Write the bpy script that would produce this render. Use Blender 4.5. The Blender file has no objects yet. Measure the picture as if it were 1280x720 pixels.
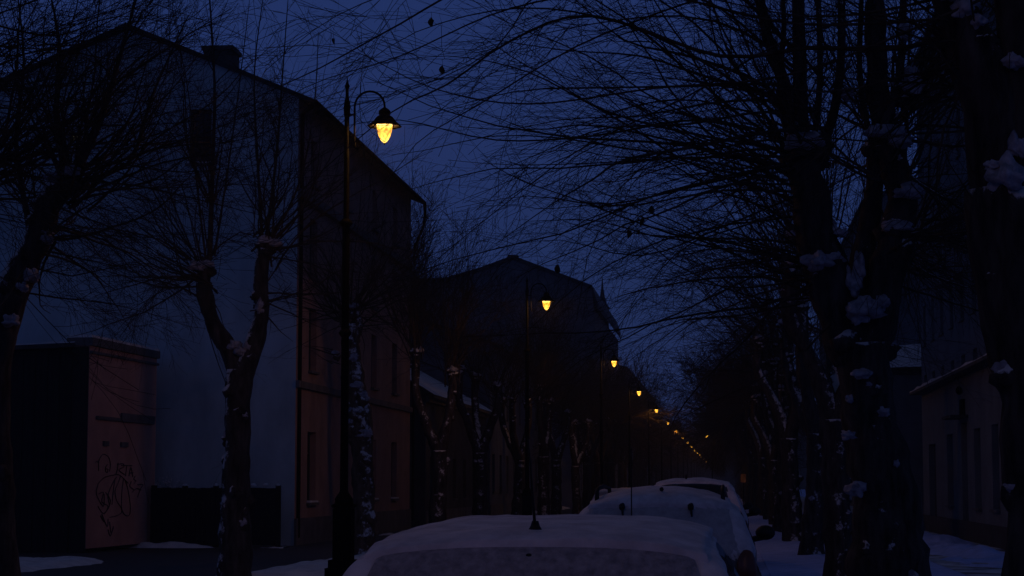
import bpy, math, random
from mathutils import Vector, Matrix, noise
R = math.radians
V = Vector
scene = bpy.context.scene
COL = scene.collection
random.seed(11)

# ------------------------------------------------------------------ camera
FPX, CX, CY = 2500.0, 640.0, 360.0
YAW, PITCH, CAMZ = R(6.1), R(5.57), 1.62
fw = V((-math.sin(YAW)*math.cos(PITCH), math.cos(YAW)*math.cos(PITCH), math.sin(PITCH)))
rt = V((math.cos(YAW), math.sin(YAW), 0))
up = rt.cross(fw)
cam = bpy.data.cameras.new('camera'); camo = bpy.data.objects.new('camera', cam); COL.objects.link(camo)
camo.location = (0, 0, CAMZ)
camo.rotation_euler = Matrix((rt, up, -fw)).transposed().to_euler()
cam.lens = FPX/1280*36; cam.sensor_width = 36; cam.clip_start = .1; cam.clip_end = 5000
scene.camera = camo

def at(px, py, d):
    """the place in the street that lies d metres ahead in the sight line of a photo pixel"""
    r = fw*FPX + rt*(px-CX) + up*(CY-py)
    return V((0, 0, CAMZ)) + r*(d/r.y)

# ------------------------------------------------------------------ materials
def mat(name):
    m = bpy.data.materials.new(name); m.use_nodes = True
    nt = m.node_tree; b = nt.nodes['Principled BSDF']
    return m, nt, b
def N(nt, t, **kw):
    n = nt.nodes.new(t)
    for k, v in kw.items():
        if k in n.inputs: n.inputs[k].default_value = v
        else: setattr(n, k, v)
    return n
def ramp(nt, fac, stops):
    n = nt.nodes.new('ShaderNodeValToRGB'); e = n.color_ramp.elements
    while len(e) < len(stops): e.new(.5)
    for i, (p, c) in enumerate(stops):
        e[i].position = p; e[i].color = (c[0], c[1], c[2], 1) if hasattr(c, '__len__') else (c, c, c, 1)
    nt.links.new(fac, n.inputs[0]); return n
def noisy(name, c1, c2, scale=3, rough=.8, bump=.3, bscale=20, lo=.35, hi=.65, stretch=(1, 1, 1), spec=.3, metal=0, detail=6):
    m, nt, b = mat(name)
    tc = N(nt, 'ShaderNodeTexCoord'); mp = N(nt, 'ShaderNodeMapping'); mp.inputs['Scale'].default_value = stretch
    nt.links.new(tc.outputs['Object'], mp.inputs[0])
    n = N(nt, 'ShaderNodeTexNoise', Scale=scale, Detail=detail, Roughness=.6); nt.links.new(mp.outputs[0], n.inputs['Vector'])
    r = ramp(nt, n.outputs[0], [(lo, c1), (hi, c2)]); nt.links.new(r.outputs[0], b.inputs['Base Color'])
    b.inputs['Roughness'].default_value = rough; b.inputs['Specular IOR Level'].default_value = spec; b.inputs['Metallic'].default_value = metal
    if bump:
        n2 = N(nt, 'ShaderNodeTexNoise', Scale=bscale, Detail=4); nt.links.new(mp.outputs[0], n2.inputs['Vector'])
        bp = N(nt, 'ShaderNodeBump', Strength=bump, Distance=.02); nt.links.new(n2.outputs[0], bp.inputs['Height']); nt.links.new(bp.outputs[0], b.inputs['Normal'])
    return m
M = {}
M['snow'] = noisy('snow', (.56, .55, .56), (.76, .74, .74), 2.5, .7, .5, 14)
M['car_snow'] = noisy('car_snow', (.50, .44, .47), (.74, .66, .69), 7, .7, .35, 45)
M['frost_light'] = noisy('frost_light', (.34, .31, .33), (.50, .46, .48), 18, .75, .5, 60, .3, .7)
M['frost'] = noisy('frost', (.20, .18, .20), (.44, .39, .42), 26, .75, .6, 60, .3, .7)
M['shaded_tree_snow'] = noisy('shaded_tree_snow', (.16, .155, .18), (.40, .38, .44), 11, .85, .6, 40)  # darker copy of snow, shade on the tree clumps put into the colour
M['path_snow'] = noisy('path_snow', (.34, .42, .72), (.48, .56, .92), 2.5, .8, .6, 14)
M['facade_pink'] = noisy('facade_pink', (.20, .125, .105), (.40, .245, .20), 1.1, .9, .25, 12, .25, .75, detail=10)
M['trodden'] = noisy('trodden', (.05, .05, .06), (.62, .64, .72), 1.1, .7, .6, 9, .36, .60)
M['asphalt'] = noisy('asphalt', (.025, .025, .028), (.06, .06, .065), 8, .6, .3, 60)
M['slush'] = noisy('slush', (.05, .05, .055), (.30, .31, .35), .9, .6, .4, 12, .42, .7, stretch=(1.5, .25, 1))
M['kerb'] = noisy('kerb', (.2, .2, .22), (.45, .47, .55), 2, .8)
M['plaster_grey'] = noisy('plaster_grey', (.26, .32, .36), (.52, .63, .69), .9, .9, .25, 12, .25, .75, stretch=(1, 1, .45), detail=10)
M['plaster_pink'] = noisy('plaster_pink', (.37, .20, .165), (.55, .30, .235), .9, .9, .15, 12, .3, .7)
M['plaster_ochre'] = noisy('plaster_ochre', (.12, .125, .13), (.19, .20, .205), .8, .9, .2, 8, .3, .7)
M['plaster_dim'] = noisy('plaster_dim', (.085, .09, .105), (.15, .155, .18), .6, .9, .1)
M['plaster_pale'] = noisy('plaster_pale', (.17, .19, .26), (.24, .27, .35), .7, .9, .1)
M['dark_plaster'] = noisy('dark_plaster', (.04, .038, .04), (.08, .074, .074), .8, .9)
M['trim'] = noisy('trim', (.08, .075, .075), (.14, .13, .13), 2, .8, .1)
M['roofing'] = noisy('roofing', (.015, .015, .018), (.04, .04, .045), 3, .7)
M['timber'] = noisy('timber', (.008, .008, .009), (.022, .02, .02), 3, .8, .4, 20, stretch=(8, 8, 1))
M['frame'] = noisy('frame', (.03, .03, .032), (.06, .06, .065), 5, .6, 0)
M['iron'] = noisy('iron', (.0025, .0025, .003), (.007, .007, .0075), 9, .9, .2, 50, spec=.02)
M['rubber'] = noisy('rubber', (.01, .01, .01), (.025, .025, .025), 9, .8)
M['rim'] = noisy('rim', (.15, .15, .16), (.25, .25, .26), 9, .4, 0, metal=.7)
M['paint_silver'] = noisy('paint_silver', (.10, .10, .13), (.22, .22, .27), 4, .4, .1, 60, spec=.5)
M['paint_dark'] = noisy('paint_dark', (.03, .032, .045), (.09, .095, .12), 4, .4, .1, 60, spec=.5)
M['paint_grey'] = noisy('paint_grey', (.06, .062, .08), (.16, .16, .20), 4, .4, .1, 60, spec=.5)
M['black_plastic'] = noisy('black_plastic', (.006, .006, .007), (.015, .015, .016), 20, .6, .1)
M['tail_red'] = noisy('tail_red', (.10, .02, .012), (.17, .035, .02), 12, .3, .1, 90, spec=.5)
M['plate'] = noisy('plate', (.55, .55, .55), (.7, .7, .7), 9, .5, 0)
M['spray'] = noisy('spray', (.03, .02, .025), (.06, .045, .05), 40, .9, 0)
M['leaf'] = noisy('leaf', (.02, .012, .008), (.06, .035, .02), 20, .8)
def pane_mat():
    m, nt, b = mat('pane')
    b.inputs['Base Color'].default_value = (.01, .011, .014, 1); b.inputs['Roughness'].default_value = .12
    b.inputs['Specular IOR Level'].default_value = .35
    n = N(nt, 'ShaderNodeTexNoise', Scale=1.2); bp = N(nt, 'ShaderNodeBump', Strength=.1, Distance=.02)
    nt.links.new(n.outputs[0], bp.inputs['Height']); nt.links.new(bp.outputs[0], b.inputs['Normal']); return m
M['pane'] = pane_mat()
def bark_mat(name, side, thr, c1=(.012, .010, .010), c2=(.085, .068, .062)):
    m, nt, b = mat(name); L = nt.links.new
    tc = N(nt, 'ShaderNodeTexCoord'); ge = N(nt, 'ShaderNodeNewGeometry')
    n1 = N(nt, 'ShaderNodeTexNoise', Scale=11, Detail=9, Roughness=.65); mp = N(nt, 'ShaderNodeMapping'); mp.inputs['Scale'].default_value = (1, 1, .25)
    L(tc.outputs['Object'], mp.inputs[0]); L(mp.outputs[0], n1.inputs['Vector'])
    r1 = ramp(nt, n1.outputs[0], [(.35, c1), (.7, c2)])
    sx = N(nt, 'ShaderNodeSeparateXYZ'); L(ge.outputs['Normal'], sx.inputs[0])
    dt = N(nt, 'ShaderNodeVectorMath', operation='DOT_PRODUCT'); L(ge.outputs['Normal'], dt.inputs[0]); dt.inputs[1].default_value = side
    n2 = N(nt, 'ShaderNodeTexNoise', Scale=8.5, Detail=8, Roughness=.72); L(tc.outputs['Object'], n2.inputs['Vector'])
    a = N(nt, 'ShaderNodeMath', operation='ADD'); L(dt.outputs['Value'], a.inputs[0]); L(n2.outputs[0], a.inputs[1])
    s = N(nt, 'ShaderNodeMapRange'); s.inputs[1].default_value = thr; s.inputs[2].default_value = thr+.09; L(a.outputs[0], s.inputs[0])
    mx = N(nt, 'ShaderNodeMix', data_type='RGBA'); L(s.outputs[0], mx.inputs[0]); L(r1.outputs[0], mx.inputs[6]); mx.inputs[7].default_value = (.55, .53, .54, 1)
    L(mx.outputs[2], b.inputs['Base Color']); b.inputs['Roughness'].default_value = .9; b.inputs['Specular IOR Level'].default_value = .15
    bp = N(nt, 'ShaderNodeBump', Strength=.8, Distance=.03); L(n1.outputs[0], bp.inputs['Height']); L(bp.outputs[0], b.inputs['Normal'])
    return m
M['bark'] = bark_mat('bark', (.0, -.25, .60), .97)
M['bark_snowy'] = bark_mat('bark_snowy', (.12, -.50, .55), 1.075)
M['bark_speckled'] = bark_mat('bark_speckled', (.25, -.45, .35), 1.02, (.03, .018, .012), (.16, .10, .07))
M['bark_snowy_left'] = bark_mat('bark_snowy_left', (-.55, -.22, .55), 1.08)
M['twig'] = noisy('twig', (.025, .019, .016), (.085, .062, .05), 8, .9, 0, spec=.1)
M['snowy_twig'] = M['twig']
def lamp_glass():
    m, nt, b = mat('lamp_glass'); L = nt.links.new
    nt.nodes.remove(b); out = [n for n in nt.nodes if n.type == 'OUTPUT_MATERIAL'][0]
    tc = N(nt, 'ShaderNodeTexCoord'); sx = N(nt, 'ShaderNodeSeparateXYZ'); L(tc.outputs['Generated'], sx.inputs[0])
    n = N(nt, 'ShaderNodeTexNoise', Scale=7, Detail=3); L(tc.outputs['Generated'], n.inputs['Vector'])
    w = N(nt, 'ShaderNodeTexVoronoi', Scale=4.2); L(tc.outputs['Generated'], w.inputs['Vector'])
    r = ramp(nt, sx.outputs[2], [(0, (1.0, .56, .10)), (.25, (.75, .36, .04)), (.55, (.42, .15, .012)), (.74, (.9, .46, .06)), (.84, (1.2, .80, .22)), (1, (1.2, .8, .25))])
    mu = N(nt, 'ShaderNodeMath', operation='MULTIPLY_ADD'); L(w.outputs['Distance'], mu.inputs[0]); mu.inputs[1].default_value = -2.6; mu.inputs[2].default_value = 2.3
    mu2 = N(nt, 'ShaderNodeMath', operation='MULTIPLY'); L(mu.outputs[0], mu2.inputs[0]); L(n.outputs[0], mu2.inputs[1])
    em = N(nt, 'ShaderNodeEmission'); L(r.outputs[0], em.inputs[0])
    mu3 = N(nt, 'ShaderNodeMath', operation='MULTIPLY'); L(mu2.outputs[0], mu3.inputs[0]); mu3.inputs[1].default_value = 3.4
    L(mu3.outputs[0], em.inputs[1])
    tr = N(nt, 'ShaderNodeBsdfTransparent'); tr.inputs[0].default_value = (.9, .82, .6, 1)
    ad = N(nt, 'ShaderNodeAddShader'); L(em.outputs[0], ad.inputs[0]); L(tr.outputs[0], ad.inputs[1]); L(ad.outputs[0], out.inputs[0])
    return m
M['lamp_glass'] = lamp_glass()
def glow(name, c, s):
    m, nt, b = mat(name); b.inputs['Base Color'].default_value = (.02, .02, .02, 1)
    n = N(nt, 'ShaderNodeTexNoise', Scale=2); r = ramp(nt, n.outputs[0], [(.3, [x*.3 for x in c]), (.7, c)])
    nt.links.new(r.outputs[0], b.inputs['Emission Color']); b.inputs['Emission Strength'].default_value = s; return m
M['lit_pane'] = glow('lit_pane', (.9, .75, .4), .28)
M['orange_glow'] = glow('orange_glow', (.8, .22, .05), .03)

# ------------------------------------------------------------------ mesh helpers
class Clumps:
    def __init__(s): s.parts = []
    def blob(s, c, rx, ry, rz, nz=.35, fr=3., nu=14, nv=9, flat=.25, seed=0):
        q = Soup(); q.blob(c, rx, ry, rz, nz*.9, fr, nu+6, nv+4, max(flat, .4), seed); s.parts.append(q)
class Soup:
    def __init__(s): s.v = []; s.f = []
    def quad(s, a, b, c, d):
        i = len(s.v); s.v += [tuple(a), tuple(b), tuple(c), tuple(d)]; s.f.append((i, i+1, i+2, i+3)); return s
    def box(s, lo, hi):
        x0, y0, z0 = lo; x1, y1, z1 = hi; i = len(s.v)
        s.v += [(x0,y0,z0),(x1,y0,z0),(x1,y1,z0),(x0,y1,z0),(x0,y0,z1),(x1,y0,z1),(x1,y1,z1),(x0,y1,z1)]
        s.f += [(i,i+3,i+2,i+1),(i+4,i+5,i+6,i+7),(i,i+1,i+5,i+4),(i+1,i+2,i+6,i+5),(i+2,i+3,i+7,i+6),(i+3,i,i+4,i+7)]; return s
    def tube(s, pts, rad, n=4, bumps=0, cap=True):
        k = len(pts); base = len(s.v); a = None
        for i in range(k):
            t = (pts[min(i+1, k-1)]-pts[max(i-1, 0)])
            if t.length < 1e-9: t = V((0, 0, 1))
            t.normalize()
            if a is None: a = t.cross(V((0, 1, 0)) if abs(t.y) < .9 else V((1, 0, 0))).normalized()
            else:
                a = a - t*a.dot(t)
                a = a.normalized() if a.length > 1e-6 else t.orthogonal().normalized()
            b = t.cross(a); p = pts[i]; r = rad[i]
            for j in range(n):
                th = 2*math.pi*j/n; d = a*math.cos(th)+b*math.sin(th)
                rr = r
                if bumps:
                    q = p+d*r
                    rr = r*(1+bumps*(noise.noise(q*3.1)*1.1+noise.noise(q*9.)*.5))
                s.v.append((p.x+d.x*rr, p.y+d.y*rr, p.z+d.z*rr))
        for i in range(k-1):
            for j in range(n):
                j2 = (j+1) % n
                s.f.append((base+i*n+j, base+i*n+j2, base+(i+1)*n+j2, base+(i+1)*n+j))
        if cap and n > 4:
            s.f.append(tuple(base+(k-1)*n+j for j in range(n))); s.f.append(tuple(base+j for j in reversed(range(n))))
        return s
    def lathe(s, prof, n=20, c=(0, 0, 0), ripple=None):
        base = len(s.v); k = len(prof)
        for i, (r, z) in enumerate(prof):
            for j in range(n):
                th = 2*math.pi*j/n; rr = r*(ripple(i, th) if ripple else 1)
                s.v.append((c[0]+rr*math.cos(th), c[1]+rr*math.sin(th), c[2]+z))
        for i in range(k-1):
            for j in range(n):
                j2 = (j+1) % n
                s.f.append((base+i*n+j, base+i*n+j2, base+(i+1)*n+j2, base+(i+1)*n+j))
        return s
    def blob(s, c, rx, ry, rz, nz=.35, fr=3., nu=14, nv=9, flat=.25, seed=0):
        """lump with an uneven outline; flat squashes its underside"""
        base = len(s.v); c = V(c)
        for i in range(nv+1):
            ph = math.pi*i/nv
            for j in range(nu):
                th = 2*math.pi*j/nu
                d = V((math.sin(ph)*math.cos(th), math.sin(ph)*math.sin(th), math.cos(ph)))
                k = 1+nz*(noise.noise(d*1.5+V((seed, 0, 0)))+.4*noise.noise(d*fr*1.3+V((0, seed, 0)))+.25*noise.noise(d*fr*4+V((0, seed, 0))))
                z = d.z*rz*k
                if z < 0: z *= flat
                s.v.append((c.x+d.x*rx*k, c.y+d.y*ry*k, c.z+z))
        for i in range(nv):
            for j in range(nu):
                j2 = (j+1) % nu
                s.f.append((base+i*nu+j, base+(i+1)*nu+j, base+(i+1)*nu+j2, base+i*nu+j2))
        return s
    def build(s, name, m, parent=None, smooth=False):
        me = bpy.data.meshes.new(name); me.from_pydata(s.v, [], s.f); me.update()
        if smooth: me.polygons.foreach_set('use_smooth', [True]*len(me.polygons))
        me.materials.append(M[m] if isinstance(m, str) else m)
        o = bpy.data.objects.new(name, me); COL.objects.link(o)
        if parent: o.parent = parent
        return o
def tag(o, label=None, cat=None, group=None, kind=None):
    if label: o['label'] = label
    if cat: o['category'] = cat
    if group: o['group'] = group
    if kind: o['kind'] = kind
    return o
def empty(name, loc, label=None, cat=None, group=None, rz=0):
    o = bpy.data.objects.new(name, None); COL.objects.link(o); o.location = loc; o.rotation_euler.z = rz
    o.empty_display_size = .2
    return tag(o, label, cat, group)
def copy_tree(o, parent=None):
    c = o.copy(); COL.objects.link(c)
    if parent: c.parent = parent
    for ch in list(o.children): copy_tree(ch, c)
    return c
def smooth_path(pts, step):
    """Catmull-Rom through (Vector, radius) knots"""
    out = []; n = len(pts)
    for i in range(n-1):
        p0, p1, p2, p3 = pts[max(i-1,0)], pts[i], pts[i+1], pts[min(i+2,n-1)]
        k = max(1, int((p2[0]-p1[0]).length/step))
        for j in range(k):
            t = j/k
            q = .5*((2*p1[0])+(p2[0]-p0[0])*t+(2*p0[0]-5*p1[0]+4*p2[0]-p3[0])*t*t+(3*p1[0]-p0[0]-3*p2[0]+p3[0])*t**3)
            out.append((q, p1[1]+(p2[1]-p1[1])*t))
    out.append(pts[-1]); return out

# ------------------------------------------------------------------ trees
def rnd(a, b): return random.uniform(a, b)
def rvec(): return V((rnd(-1, 1), rnd(-1, 1), rnd(-1, 1)))
def perp(d):
    v = rvec(); v = v-d*v.dot(d); return v.normalized() if v.length > 1e-3 else d.orthogonal().normalized()
def twigs_along(S, pts, r, L, level, dens, bend, flat=1.):
    n = len(pts)-1; k = max(1, int(L*dens*rnd(.8, 1.2)))
    for _ in range(k):
        t = rnd(.12, .97); i = min(n-1, int(t*n)); f = t*n-i
        p = pts[i].lerp(pts[i+1], f); d = (pts[i+1]-pts[i]).normalized()
        side = perp(d); side.y *= flat
        if side.length < 1e-3: continue
        side.normalize(); an = rnd(.35, .85)
        nd = d*math.cos(an)+side*math.sin(an)
        LL = L*(1-.5*t)*rnd(.16, .62)**1.15
        if LL > .12: shoot(S, p, nd, LL, max(RMIN, r*(1-t*.7)*rnd(.35, .55)), level-1, dens*1.15, bend, flat)
RMIN = .0018
def shoot(S, p, d, L, r, level, dens=3.2, bend=V((0, 0, .05)), flat=1.):
    n = max(3, min(12, int(L/.17)+1)); pts = [p.copy()]; q = p.copy(); d = d.normalized()
    w = .165
    curl = rvec()*.07
    for i in range(n):
        d = (d+rvec()*w+bend+curl).normalized(); q = q+d*(L/n); pts.append(q.copy())
    S.tube(pts, [max(RMIN, r*(1-.82*(i/n)**.9)) for i in range(n+1)], 5 if r > .012 else (4 if r > .006 else 3), cap=False)
    if level > 0: twigs_along(S, pts, r, L, level, dens, bend, flat)

SNOWY = .45
def trunk_lumps(T, SN, path, k, zr=(.4, 3.2), rr=(.06, .13), side=None):
    for _ in range(k):
        q, r = path[random.randrange(len(path))]
        if not zr[0] < q.z < zr[1]: continue
        d = V((rnd(-1, 1), rnd(-1, 1), 0)).normalized() if side is None else (side+rvec()*.6)
        d.z = 0; d.normalize(); s = rnd(*rr)
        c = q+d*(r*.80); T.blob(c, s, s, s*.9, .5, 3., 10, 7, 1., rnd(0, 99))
        if random.random() < SNOWY: SN.blob(c+V((0, 0, s*.5))+d*s*.15, s*rnd(.45, .95), s*rnd(.5, .85), s*rnd(.45, .85), .8, 3., 11, 7, .8, rnd(0, 99))

def pollard(name_label, loc, trunk, limbs, heads, lumps=10, group=None, extra=None, mats=('bark', 'twig'), lumprange=(.4, 3.2), lumpr=(.06, .13), snow_blobs=(), level=2, cat='tree', headr=1.0, flat=1.):
    root = empty('pollarded_tree', loc, name_label, cat, group)
    T, C, SN = Soup(), Soup(), Clumps()
    o = V(loc)
    for path in [trunk]+limbs:
        pp = smooth_path([(V(a)-o, b) for a, b in path], .10)
        T.tube([a for a, b in pp], [b for a, b in pp], 14, .22)
        if path is trunk: trunk_lumps(T, SN, pp, lumps, lumprange, lumpr)
        else: trunk_lumps(T, SN, pp, 3, (0, 99), (.04, .09))
    for h in heads:
        c = V(h['c'])-o; s = h.get('r', .16)*headr
        for _ in range(4):
            e = c+rvec()*s*.6; T.blob(e, s*rnd(.5, .9), s*rnd(.5, .9), s*rnd(.4, .8), .5, 3, 10, 7, 1, rnd(0, 99))
        if h.get('snow', 1):
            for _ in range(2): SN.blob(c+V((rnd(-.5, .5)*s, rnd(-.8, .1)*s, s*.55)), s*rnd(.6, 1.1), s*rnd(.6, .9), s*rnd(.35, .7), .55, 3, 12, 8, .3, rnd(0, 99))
        for i in range(h['n']):
            d = (V(h['d'])+rvec()*h['s']).normalized()
            shoot(C, c+V((rnd(-1, 1)*s*1.2, rnd(-1, 1)*s*1.2, rnd(-2.6, 1.4)*s)) if i % 3 else c+rvec()*s*.5, d, rnd(*h['L']), rnd(*h.get('rad', (.010, .022))), level, h.get('dens', 3.), V(h.get('bend', (0, 0, .03))), flat)
    for b in snow_blobs:
        SN.blob(V(b[0])-o, b[1]*.85, b[2], max(b[3], b[1]*.6)*.9, .8, 3., 16, 10, .75, rnd(0, 99))
    if extra: extra(T, C, SN, o)
    T.build('trunk', mats[0], root, True); C.build('crown', mats[1], root, True)
    for q in SN.parts: q.build('snow_clump', 'shaded_tree_snow', root, True)
    return root

# a generic pollard standing at the origin
def generic(label, seed, shape, group):
    random.seed(seed)
    x1, y1 = rnd(-.1, .1), rnd(-.1, .1)
    trunk = [((0, 0, -.15), .34), ((0, 0, .25), .27), ((x1, y1, 1.5), .22), ((x1*1.5, y1, 2.6), .24)]
    limbs = []; heads = []
    k = 3 if shape != 'tall' else 2
    a0 = rnd(0, 6)
    for i in range(k):
        a = a0+i*2*math.pi/k+rnd(-.4, .4); dx, dy = math.cos(a), math.sin(a)*.8
        h = V((dx*rnd(.5, .8), dy*rnd(.5, .8), rnd(4.6, 5.4)))
        limbs.append([((x1*1.5, y1, 2.5), .19), ((dx*.38, dy*.38, 3.4), .14), ((h.x*1.05, h.y*1.05, 4.3), .12), (tuple(h), .11)])
        if shape == 'spread':
            heads.append(dict(c=h, n=17, d=(dx*.6-.35, dy*.5, .5), s=.8, L=(2.4, 4.5), bend=(-.01, 0, -.006), dens=3.6))
            heads.append(dict(c=h+V((0, 0, .5)), n=7, d=(dx*.2, dy*.2, 1), s=.35, L=(2.5, 4.0), r=.1))
        elif shape == 'tall':
            heads.append(dict(c=h, n=26, d=(dx*.2, dy*.2, 1), s=.42, L=(2.4, 5.2), bend=(0, 0, .02), rad=(.012, .024)))
        elif shape == 'far':
            heads.append(dict(c=h, n=26, d=(dx*.5, dy*.5, .5), s=1.0, L=(2.2, 5.2), dens=3.4, bend=(0, 0, .0), snow=0, rad=(.014, .03)))
        else:
            heads.append(dict(c=h, n=19, d=(dx*.45, dy*.4, .9), s=.62, L=(1.8, 3.8), bend=(0, 0, .03)))
    return pollard(label, (0, 0, 0), trunk, limbs, heads, 7 if shape != 'far' else 0, group, lumprange=(.4, 2.5), mats=('bark' if shape == 'far' else 'bark_snowy', 'twig'))

# ---- tree beside the white gable (photo x about 297)
dA = 32.4; A = lambda x, y, dd=0: at(x, y, dA+dd)
aX = A(295, 726).x
random.seed(3)
def extraA(T, C, SN, o):
    for pl, r in [
        ([(262, 325), (266, 200), (268, 100), (260, -30)], .05),
        ([(258, 330), (245, 220), (236, 120), (215, 10)], .022),
        ([(268, 320), (285, 210), (300, 100), (312, 0)], .022),
        ([(328, 305), (322, 200), (318, 90), (330, -10)], .03),
        ([(332, 305), (345, 200), (352, 110), (360, 0)], .032),
        ([(336, 305), (372, 235), (392, 140), (398, 40)], .026),
        ([(336, 308), (380, 260), (420, 235), (470, 190)], .018),
        ([(252, 335), (200, 300), (120, 285), (30, 290)], .018),
        ([(250, 345), (190, 330), (110, 250), (60, 190)], .016),
        ([(252, 330), (200, 255), (160, 170), (110, 80)], .018),
        ([(250, 335), (215, 250), (190, 160), (185, 60)], .016),
        ([(250, 350), (180, 345), (110, 320), (40, 340)], .014),
        ([(262, 320), (300, 290), (340, 310), (352, 345)], .014),
        ([(256, 340), (215, 350), (170, 395), (150, 420)], .012),
        ([(330, 320), (390, 330), (440, 350), (500, 345)], .014)]:
        dd = rnd(-.8, .8)
        pp = smooth_path([(A(x, y, dd*i/3)-o, r*max(.2, 1-i/(len(pl)-.4))) for i, (x, y) in enumerate(pl)], .3)
        pts = [a for a, b in pp]; C.tube(pts, [max(.003, b) for a, b in pp], 6, cap=False)
        twigs_along(C, pts, r*.8, 3.4, 2, 9, V((0, 0, .03)))
pollard('bare tree with snow in its V fork, standing before the blank gable', (aX, dA, 0),
    [(A(295, 745), .36), (A(295, 715), .29), (A(294, 640), .235), (A(297, 560), .22), (A(299, 500), .21), (A(300, 462), .23)],
    [[(A(300, 470), .19), (A(284, 435), .15), (A(263, 395), .13), (A(254, 350), .13), (A(258, 325), .12)],
     [(A(302, 470), .20), (A(318, 430), .16), (A(328, 390), .13), (A(325, 350), .12), (A(332, 308), .13)]],
    [dict(c=A(256, 340), n=32, d=(-.7, -.1, .45), s=.85, L=(1.6, 3.8), r=.17), dict(c=A(331, 310), n=24, d=(.45, 0, .8), s=.7, L=(1.6, 3.4), r=.16),
     dict(c=A(325, 375), n=8, d=(.7, 0, .1), s=.6, L=(.8, 2.2), r=.12), dict(c=A(262, 250), n=9, d=(-.1, 0, 1), s=.5, L=(1.4, 3.2), r=.06, snow=0)],
    26, extra=extraA, mats=('bark_snowy_left', 'twig'), lumprange=(.3, 3.6),
    snow_blobs=[(A(300, 440, -.12), .10, .10, .10), (A(292, 432, -.1), .12, .1, .09), (A(309, 436, -.1), .1, .08, .1), (A(246, 333, -.15), .17, .12, .07), (A(344, 305, -.1), .13, .1, .06), (A(325, 385, -.1), .08, .08, .14)])

# ---- tree lit by the nearest lamp (photo x about 450)
dB = 43.2; B = lambda x, y, dd=0: at(x, y, dB+dd)
random.seed(5)
def extraB(T, C, SN, o):
    for pl, r in [([(437, 392), (455, 360), (480, 345), (515, 330)], .02), ([(440, 392), (470, 370), (500, 350), (540, 345)], .018),
        ([(434, 392), (400, 385), (360, 370), (325, 380)], .016), ([(436, 388), (420, 350), (400, 310), (372, 290)], .018),
        ([(438, 388), (442, 330), (450, 260), (455, 180)], .02), ([(440, 390), (460, 345), (478, 280), (485, 200)], .02),
        ([(432, 395), (390, 400), (350, 392), (310, 400)], .014), ([(436, 386), (430, 320), (415, 250), (405, 190)], .018),
        ([(444, 425), (452, 412), (462, 411), (470, 416)], .018), ([(434, 392), (410, 372), (398, 355), (394, 340)], .016)]:
        pp = smooth_path([(B(x, y, rnd(-.5, .5))-o, r*max(.2, 1-i/(len(pl)-.4))) for i, (x, y) in enumerate(pl)], .25)
        pts = [a for a, b in pp]; C.tube(pts, [max(.003, b) for a, b in pp], 5, cap=False)
        twigs_along(C, pts, r*.8, 2.6, 2, 5, V((0, 0, .02)))
pollard('snow spattered tree trunk just right of the nearest lamp post', (B(452, 700).x, dB, 0),
    [(B(452, 712), .36), (B(452, 690), .29), (B(455, 640), .24), (B(453, 570), .24), (B(452, 530), .27), (B(446, 490), .23), (B(440, 450), .20), (B(438, 405), .18)],
    [[(B(438, 430), .13), (B(432, 405), .12), (B(431, 388), .12)], [(B(440, 430), .13), (B(447, 408), .12), (B(444, 390), .11)]],
    [dict(c=B(434, 390), n=30, d=(-.6, -.2, .5), s=.8, L=(1.4, 3.0), r=.15), dict(c=B(443, 388), n=28, d=(.6, -.1, .5), s=.8, L=(1.4, 3.0), r=.14), dict(c=B(420, 445), n=5, d=(-.8, -.3, .3), s=.4, L=(.3, 1.0), r=.10)],
    20, extra=extraB, mats=('bark_speckled', 'twig'), lumprange=(.4, 5.0), lumpr=(.07, .16),
    snow_blobs=[(B(455, 542, -.2), .2, .1, .13), (B(446, 482, -.2), .12, .1, .1), (B(441, 448, -.15), .14, .1, .07)])

# ---- nearest tree of the left row, leaning into the frame at the far left
dL = 21.9; LL_ = lambda x, y, dd=0: at(x, y, dL+dd)
random.seed(8)
def extraL(T, C, SN, o):
    for pl, r in [([(90, 225), (125, 150), (150, 70), (175, -20)], .06), ([(85, 230), (70, 140), (75, 60), (60, -20)], .05),
        ([(92, 228), (160, 205), (190, 120), (235, 20)], .04), ([(40, 300), (20, 180), (30, 80), (20, -20)], .04),
        ([(-20, 207), (60, 206), (140, 204), (230, 215), (330, 205)], .018), ([(-20, 205), (70, 258), (150, 290), (230, 345)], .016),
        ([(95, 225), (170, 232), (250, 250), (330, 270)], .016), ([(95, 222), (180, 190), (260, 165), (360, 118)], .018),
        ([(-20, 165), (80, 158), (200, 155), (310, 145)], .016), ([(60, 280), (130, 300), (200, 350), (250, 400)], .014),
        ([(0, 360), (70, 372), (140, 380), (215, 400)], .014), ([(-20, 130), (50, 70), (130, 30), (210, -10)], .018),
        ([(90, 215), (130, 120), (210, 60), (290, 10)], .02), ([(-20, 90), (60, 60), (140, 75), (230, 60)], .014), ([(100, 220), (200, 185), (300, 175), (420, 130)], .014),
        ([(30, 330), (90, 345), (160, 330), (230, 340)], .012), ([(-10, 30), (70, 45), (150, 20), (260, 40)], .014)]:
        e = rnd(-1, 1)
        pp = smooth_path([(LL_(x, y, e*i/3)-o, r*max(.15, 1-i/(len(pl)-.6))) for i, (x, y) in enumerate(pl)], .25)
        pts = [a for a, b in pp]; C.tube(pts, [max(.003, b) for a, b in pp], 7, cap=False)
        twigs_along(C, pts, r*.7, 2.8, 2, 12, V((0, 0, .01)))
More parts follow.
